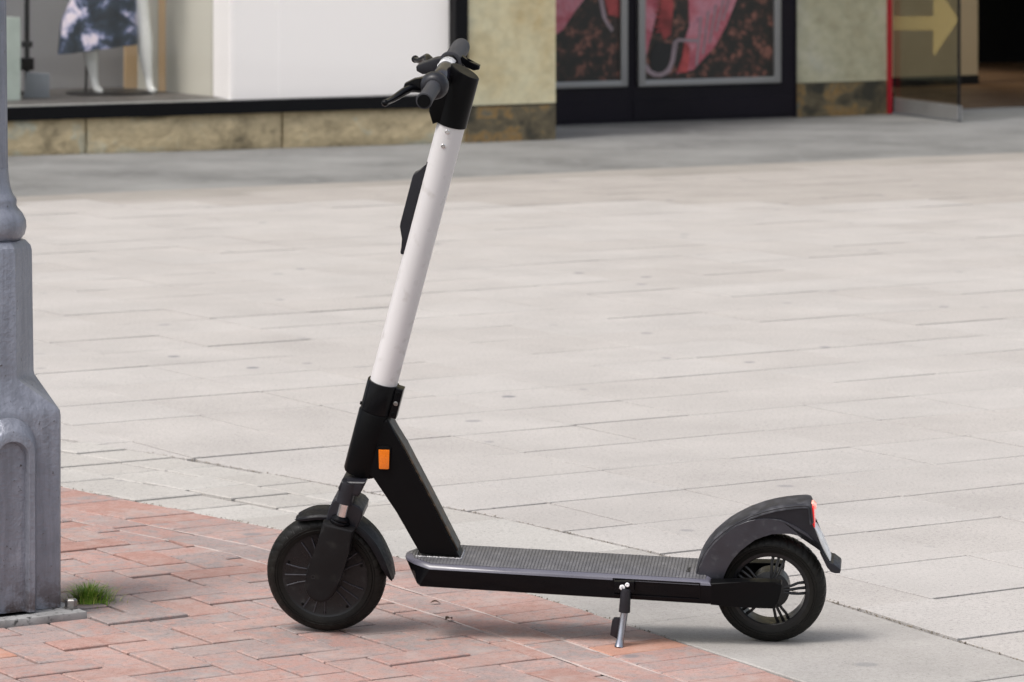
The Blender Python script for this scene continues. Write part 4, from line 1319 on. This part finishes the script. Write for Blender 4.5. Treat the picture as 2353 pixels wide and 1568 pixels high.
# plinth of rough stone blocks below the window
edges = [UL, UL + 1.8, UL + 3.6, UL + 5.4, UX(-150, FWY), UX(201, FWY), UX(652, FWY), UX(1085, FWY)]
random.seed(5)
for a, b in zip(edges, edges[1:]):
    bm = bmesh.new()
    nx, nz = 14, 5
    grid = []
    for iz in range(nz + 1):
        row = []
        for ix in range(nx + 1):
            u = a + 0.008 + (b - a - 0.016) * ix / nx
            z = -0.01 + 0.252 * iz / nz
            dy = 0 if (ix in (0, nx) or iz in (0, nz)) else random.uniform(-0.035, 0.0)
            row.append(bm.verts.new((u, FWY + 0.02 + dy, z)))
        grid.append(row)
    for iz in range(nz):
        for ix in range(nx):
            bm.faces.new((grid[iz][ix], grid[iz][ix + 1], grid[iz + 1][ix + 1], grid[iz + 1][ix]))
    geom = bmesh.ops.extrude_face_region(bm, geom=list(bm.faces))
    bmesh.ops.translate(bm, verts=[v for v in geom['geom'] if isinstance(v, bmesh.types.BMVert)], vec=(0, 0.25, 0))
    obj("plinth_stone", bm, M['plinth'], bd_root, smooth_ang=60)
bpart("wall_backing", M['darkjoint'], UL, uA, FWY + 0.10, FWY + 0.25, -0.01, 0.245)
# window frame
wf = bpart("window_frame", M['framepaint'], UL, uB, FWY - 0.03, FWY + 0.06, 0.246, 0.330)
bpart("mullion", M['framepaint'], uA, uB, FWY - 0.03, FWY + 0.06, 0.3305, HT, wf)
bpart("glass", M['glass'], UL, uA - 0.002, FWY + 0.010, FWY + 0.022, 0.331, HT, wf)
# display space behind the glass
bpart("display_floor", M['displayfloor'], UL, uA + 0.05, FWY + 0.062, FWY + 3.3, 0.20, 0.329)
bpart("window_sill", M['sill'], UL, UX(542, FWY), FWY + 0.062, FWY + 0.16, 0.3295, 0.3325)
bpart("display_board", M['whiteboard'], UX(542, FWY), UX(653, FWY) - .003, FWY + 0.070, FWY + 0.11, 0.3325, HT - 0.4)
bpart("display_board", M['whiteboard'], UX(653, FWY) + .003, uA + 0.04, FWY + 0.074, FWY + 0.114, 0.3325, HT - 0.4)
def slab(name, mat, p, q, th, z0, z1, parent=None):
    d = Vector((q[0] - p[0], q[1] - p[1])); n = Vector((-d.y, d.x)).normalized() * th
    bm = bmesh.new()
    vprism(bm, [p, q, (q[0] + n.x, q[1] + n.y), (p[0] + n.x, p[1] + n.y)], z0, z1)
    return obj(name, bm, mat, parent or bd_root, smooth_ang=None)
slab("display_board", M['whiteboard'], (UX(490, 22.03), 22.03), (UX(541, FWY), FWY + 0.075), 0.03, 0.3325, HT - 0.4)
slab("display_panel", M['cream'], (UX(381, 22.8), 22.8), (UX(489, 22.04), 22.06), 0.03, 0.3295, HT - 0.4)
slab("display_panel", M['tan'], (UX(364, 22.86), 22.86), (UX(380, 22.82), 22.82), 0.05, 0.3295, HT - 0.4)
slab("display_panel", M['cream'], (UX(316, 23.3), 23.3), (UX(363, 22.9), 22.9), 0.05, 0.3295, HT - 0.4)
slab("display_panel", M['tan'], (UX(288, 23.4), 23.4), (UX(315, 23.4), 23.38), 0.05, 0.3295, HT - 0.4)
slab("back_wall", M['greywall'], (UL, 23.6), (UX(300, 23.6), 23.6), 0.05, 0.3295, HT - 0.4)
slab("display_panel", M['case'], (UX(14, 22.3), 22.3), (UX(47, 22.3), 22.3), 0.25, 0.3295, 0.87)
slab("side_wall", M['greywall'], (UL, 23.6), (UL, FWY + 0.08), 0.05, -0.01, HT)
# pilaster between window and doors
bpart("plinth_block", M['brownstone'], uB + 0.002, uC, FWY - 0.012, FWY + 0.3, -0.01, 0.236)
bpart("shadow_joint", M['blackprint'], uB + 0.004, uC - 0.004, FWY + 0.008, FWY + 0.3, 0.2365, 0.2485)
bpart("stone_panel", M['pilaster'], uB + 0.002, uC, FWY - 0.010, FWY + 0.3, 0.249, 2.3)
bpart("stone_panel", M['pilaster'], uB + 0.002, uC, FWY - 0.010, FWY + 0.3, 2.306, HT)
bpart("return_wall", M['pilaster'], uC - 0.35, uC - 0.004, FWY + 0.301, 23.2, -0.01, HT)

# recessed double doors
DW = 22.78
def door(p0, p1, q0, q1, zb, label, pinks, seam=True):
    """p0..p1: door leaf columns; q0..q1: outer columns of the aluminium frame"""
    a, b = UX(p0, DW), UX(p1, DW)
    d = bpart("shop_door", M['doorpaint'], a, b, DW, DW + 0.06, 0.004, HT)
    if label: d["label"] = label
    fa, fb = UX(q0, DW), UX(q1, DW)
    t = 0.062
    bm = bmesh.new()
    box(bm, fa, fb, DW - 0.03, DW + 0.001, zb, zb + t * 0.78, 0.008, 2)
    box(bm, fb - t, fb, DW - 0.032, DW + 0.001, zb + 0.001, HT - 0.1, 0.008, 2)
    if q0 > p0: box(bm, fa, fa + t, DW - 0.032, DW + 0.001, zb + 0.001, HT - 0.1, 0.008, 2)
    obj("poster_frame", bm, M['alu'], d, smooth_ang=30)
    bpart("poster", M['poster'], fa + (t if q0 > p0 else 0), fb - t, DW - 0.010, DW - 0.002, zb + t * 0.78, HT - 0.12, d)
    ins = (fa + (t if q0 > p0 else 0), fb - t)
    for k, (mat, poly) in enumerate(pinks):
        pts = []
        for (x, y) in poly:
            u = UX(x, DW)
            Y = u * math.sin(A32) + DW * math.cos(A32)
            pts.append((min(max(u, ins[0] + .002), ins[1] - .002), 1.55 - (y + 198) * Y / FP))
        bm = bmesh.new()
        vs = [bm.verts.new((q[0], DW - 0.0112 - 0.0008 * k, q[1])) for q in pts]
        fc = bm.faces.new(vs)
        ex = bmesh.ops.extrude_face_region(bm, geom=[fc])
        bmesh.ops.translate(bm, verts=[v_ for v_ in ex['geom'] if isinstance(v_, bmesh.types.BMVert)], vec=(0, 0.0005, 0))
        obj("printed_shape", bm, mat, d, smooth_ang=None)
    # kick rail relief at the foot
    bm = bmesh.new(); box(bm, a + 0.01, b - 0.02, DW - 0.006, DW + 0.001, 0.025, 0.165, 0.003, 1)
    obj("kick_rail", bm, M['doorpaint'], d, smooth_ang=None)
    return d
door(1262, 1452, 1262, 1438, 0.272, "left dark door leaf with the narrower poster",
     [(M['pink'], [(1262, -160), (1262, 88), (1290, 70), (1318, 28), (1362, -30), (1420, -160)]),
      (M['greyprint'], [(1372, -120), (1374, 0), (1382, 40), (1394, 62), (1404, 74), (1408, 66), (1392, 44), (1384, 0), (1384, -120)]),
      (M['redprint'], [(1388, -120), (1388, 0), (1396, 34), (1420, 40), (1420, -120)])])
door(1453, 1826, 1463, 1790, 0.268, "right dark door leaf with the wide poster",
     [(M['pink'], [(1480, -160), (1478, 140), (1490, 100), (1510, 20), (1530, -160)]),
      (M['redprint'], [(1522, -160), (1516, 20), (1510, 60), (1524, 92), (1540, 80), (1545, 20), (1548, -160)]),
      (M['pink'], [(1590, -160), (1580, 0), (1582, 60), (1570, 96), (1566, 130), (1552, 170), (1560, 168), (1592, 160), (1640, 108), (1666, 60), (1690, 0), (1720, -160)]),
      (M['redprint'], [(1570, 96), (1566, 130), (1552, 168), (1578, 166), (1584, 110)]),
      (M['greyprint'], [(1478, 150), (1484, 166), (1500, 177), (1520, 177), (1538, 166), (1548, 140), (1556, 96), (1600, 98), (1604, 90), (1556, 88), (1544, 96), (1538, 140), (1528, 160), (1510, 168), (1494, 162), (1484, 146)]),
      (M['blackprint'], [(1492, 120), (1492, 150), (1504, 166), (1520, 166), (1534, 150), (1540, 100), (1508, 96)])] +
     [(M['greyprint'], [(1606 + 17 * k, 100 - 14 * k - 60), (1611 + 17 * k, 98 - 14 * k - 60), (1600 + 15 * k, 150 - 26 * k), (1595 + 15 * k, 153 - 26 * k)]) for k in range(5)] +
     [(M['redprint'], [(1500 + 3 * (k % 3), -6 + 11 * k), (1530 + 4 * (k % 2), -14 + 11 * k), (1532, -10 + 11 * k), (1503, -1 + 11 * k)]) for k in range(8)])
bpart("door_post", M['doorpaint'], UX(1826.5, DW), UX(1829, DW), DW - 0.01, DW + 0.06, 0.002, HT)
# pier right of the doors
PW1 = 22.82
ua, ub = UX(1829, PW1), UX(2036, PW1)
bpart("plinth_block", M['brownstone'], ua, ub, PW1 - 0.012, PW1 + 0.3, -0.01, 0.252)
bpart("stone_panel", M['greenstone'], ua, ub, PW1 - 0.010, PW1 + 0.3, 0.258, HT)
bpart("shadow_joint", M['blackprint'], ua + .004, ub - .004, PW1 + 0.006, PW1 + 0.3, 0.2525, 0.2575)
uh = UX(2044, PW1)
bpart("red_door_jamb", M['redtrim'], ub + 0.002, uh, PW1 - 0.035, PW1 + 0.16, 0.0, HT)
# glass door standing open towards the street
tipu, tipw = UX(2203, 21.66), 21.66
gd = slab("glass_door", M['doorglass'], (uh + 0.02, PW1 - 0.02), (tipu - 0.012, tipw), 0.012, 0.135, HT - 0.5)
gd["label"] = "glass door leaf standing open with a yellow arrow"
slab("bottom_rail", M['alu'], (uh + 0.02, PW1 - 0.03), (tipu - 0.014, tipw - 0.006), 0.035, 0.012, 0.118, gd)
slab("edge_strip", M['framepaint'], (tipu - 0.011, tipw + 0.0), (tipu + 0.004, tipw - 0.014), 0.03, 0.004, HT - 0.5, gd)
slab("hinge_foot", M['framepaint'], (uh + 0.003, PW1 - 0.02), (uh + 0.018, PW1 - 0.03), 0.04, 0.01, 0.16, gd)
# yellow arrow film on the door glass: points are (fraction of the leaf, height)
P0 = Vector((uh + 0.02, PW1 - 0.02)); P1 = Vector((tipu - 0.012, tipw)); dd = (P1 - P0); nn = Vector((dd.y, -dd.x)).normalized() * 0.004
def ondoor(px, py):
    lo, hi = 0.0, 1.0
    for _ in range(40):
        mid = (lo + hi) / 2; q = P0 + dd * mid; x, y = to_world(q.x, q.y)
        if CXP + FP * x / y < px: lo = mid
        else: hi = mid
    q = P0 + dd * lo; x, y = to_world(q.x, q.y)
    return q, 1.55 - (py + 198) * y / FP
bm = bmesh.new()
pts = []
for (x, y) in ((2054, 38), (2146, 38), (2146, -34), (2150, -36), (2201, 40), (2201, 50), (2149, 128), (2145, 122), (2146, 70), (2054, 70)):
    q, z = ondoor(x, y); pts.append((q.x + nn.x, q.y + nn.y, z))
fc = bm.faces.new([bm.verts.new(p_) for p_ in pts])
ex = bmesh.ops.extrude_face_region(bm, geom=[fc])
bmesh.ops.translate(bm, verts=[v_ for v_ in ex['geom'] if isinstance(v_, bmesh.types.BMVert)], vec=(-nn.x * 0.3, -nn.y * 0.3, 0))
obj("arrow", bm, M['arrow'], gd, smooth_ang=None)
# shop interior beyond the open door
IW = 26.3
ur = UX(2247, IW)
bpart("interior_floor", M['brownfloor'], UX(1950, PW1) , UX(3400, 24.0), 23.13, 33.0, -0.01, 0.003)
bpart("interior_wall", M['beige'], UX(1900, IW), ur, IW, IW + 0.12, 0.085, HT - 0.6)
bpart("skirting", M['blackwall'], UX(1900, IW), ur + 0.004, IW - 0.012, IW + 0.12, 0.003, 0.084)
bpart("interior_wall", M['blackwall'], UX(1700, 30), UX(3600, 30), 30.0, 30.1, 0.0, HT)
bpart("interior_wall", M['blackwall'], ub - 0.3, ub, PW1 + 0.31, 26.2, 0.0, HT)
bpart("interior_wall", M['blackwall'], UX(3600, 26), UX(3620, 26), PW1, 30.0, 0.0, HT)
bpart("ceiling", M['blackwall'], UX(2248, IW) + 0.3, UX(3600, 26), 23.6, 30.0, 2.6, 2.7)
bpart("stone_panel", M['greenstone'], UX(2900, PW1), UX(4200, PW1), PW1, PW1 + 0.3, 0.0, HT)
# unseen upper storey closing the front, made tall to shade the paving
bpart("upper_wall", M['pilaster'], UL, UX(4200, PW1), FWY + 0.35, FWY + 0.55, HT + 0.01, 19.0)

# =================================================================== WINDOW DISPLAY
def skin_body(name, chains, mat, parent, loc):
    """chains: lists of (x,y,z,radius); all joined where points coincide"""
    vs, es, rad, idx = [], [], [], {}
    for ch in chains:
        prev = None
        for (x, y, z, r) in ch:
            key = (round(x, 4), round(y, 4), round(z, 4))
            if key not in idx:
                idx[key] = len(vs); vs.append((x, y, z)); rad.append(r)
            i = idx[key]
            if prev is not None: es.append((prev, i))
            prev = i
    me = bpy.data.meshes.new(name); me.from_pydata(vs, es, [])
    o = bpy.data.objects.new(name, me); COL.objects.link(o)
    o.parent = parent; o.location = loc
    sm = o.modifiers.new("skin", 'SKIN'); sm.use_smooth_shade = True
    for i, d in enumerate(me.skin_vertices[0].data):
        d.radius = (rad[i], rad[i]); d.use_root = (i == 0)
    sb = o.modifiers.new("sub", 'SUBSURF'); sb.levels = 2; sb.render_levels = 2
    me.materials.append(mat)
    return o
mw = 22.62
mu = UX(262, mw)
mx, my = to_world(mu, mw)
mq = empty("mannequin", (mx, my, 0.3325), 0.0, "white mannequin in a blue marbled skirt behind the shop glass", "mannequin")
def lx(px): return (px - 262) / 341.0
skin_body("body", [
    [(0, 0, 0.98, 0.12), (0, 0, 1.12, 0.11), (0, 0, 1.28, 0.13), (0, 0, 1.42, 0.10), (0, 0, 1.50, 0.05), (0, 0, 1.58, 0.055), (0, 0, 1.68, 0.085), (0, 0, 1.76, 0.06)],
    [(0, 0, 0.98, 0.12), (-0.09, 0, 0.88, 0.085), (-0.15, 0, 0.52, 0.052), (lx(204), 0.0, 0.40, 0.066), (lx(209), 0, 0.26, 0.058), (lx(216), 0, 0.10, 0.028), (lx(222), -0.02, 0.035, 0.030), (lx(238), -0.05, 0.018, 0.020)],
    [(0, 0, 0.98, 0.12), (0.11, 0, 0.88, 0.085), (lx(322), 0.02, 0.60, 0.062), (lx(326), 0.02, 0.50, 0.056), (lx(331), 0.02, 0.36, 0.062), (lx(336), 0.02, 0.22, 0.046), (lx(341), 0.02, 0.10, 0.028), (lx(345), 0.0, 0.035, 0.030), (lx(358), -0.03, 0.018, 0.020)],
    [(0, 0, 1.42, 0.10), (0.18, 0, 1.40, 0.055), (0.25, 0, 1.12, 0.04), (0.27, -0.06, 0.88, 0.03), (0.27, -0.09, 0.80, 0.03)],
    [(0, 0, 1.42, 0.10), (-0.18, 0, 1.40, 0.055), (-0.25, 0, 1.12, 0.04), (-0.27, -0.06, 0.88, 0.03), (-0.27, -0.09, 0.80, 0.03)],
], M['mannequin'], mq, (0, 0, 0))
bm = bmesh.new()
rings = []
for (z, rx, ry, cx_, tilt) in ((1.06, 0.13, 0.11, 0, 0), (0.95, 0.17, 0.14, 0, 0), (0.70, 0.225, 0.17, -0.055, 0.01), (0.50, 0.262, 0.19, -0.095, 0.02), (0.305, 0.272, 0.20, -0.100, 0.035), (0.302, 0.262, 0.19, -0.100, 0.035)):
    ring_ = []
    for k in range(72):
        a = 2 * math.pi * k / 72
        wv = 1 + 0.07 * math.sin(a * 9) * (1.06 - z) * 1.2
        ring_.append((cx_ + rx * math.cos(a) * wv, ry * math.sin(a) * wv, z + tilt * math.cos(a) * 1.0))
    rings.append(ring_)
loft(bm, rings, False)
obj("skirt", bm, M['skirt'], mq, smooth_ang=60)
bm = bmesh.new()
tube(bm, [(lx(192), 0.12, 0), (lx(198), 0.10, 0.45)], 0.008, 8)
axis_lathe(bm, (lx(250), 0.10, 0.0), (0, 0, 1), [(0, 0.30), (0.008, 0.30), (0.012, 0.28)], 32)
obj("base_plate", bm, M['framepaint'], mq)
# stand with a dark pole and a slate box beside it
sx, sy = to_world(UX(62, 22.9), 22.9)
st = empty("display_stand", (sx, sy, 0.3295), A32, "dark display pole left of the mannequin in the shop window", "display stand")
bm = bmesh.new()
axis_lathe(bm, (0, 0, 0.004), (0, 0, 1), [(0, 0.07), (0.012, 0.07), (0.02, 0.02)], 20)
tube(bm, [(0, 0, 0.01), (0, 0, 2.2)], 0.018, 14)
obj("pole", bm, M['framepaint'], st)
bm = bmesh.new()
box(bm, -0.040, 0.040, -0.03, 0.03, 0.165, 0.25, 0.006)
obj("joint", bm, M['framepaint'], st)
bm = bmesh.new()
box(bm, -0.032, 0.032, -0.025, 0.025, 0.32, 0.36, 0.006)
obj("joint", bm, M['framepaint'], st)
bx_, by_ = to_world(UX(84, 22.55), 22.55)
bm = bmesh.new()
prism(bm, [(-0.085, 0.0), (0.085, 0.0), (0.085, 0.155), (-0.07, 0.165)], -0.08, 0.08, 0.004)
o = obj("display_box", bm, M['greybox'], None, (bx_, by_, 0.3300))
o.rotation_euler = (0, 0, R(8))
tag(o, "slate grey box on the window floor in front of the dark pole", "box")
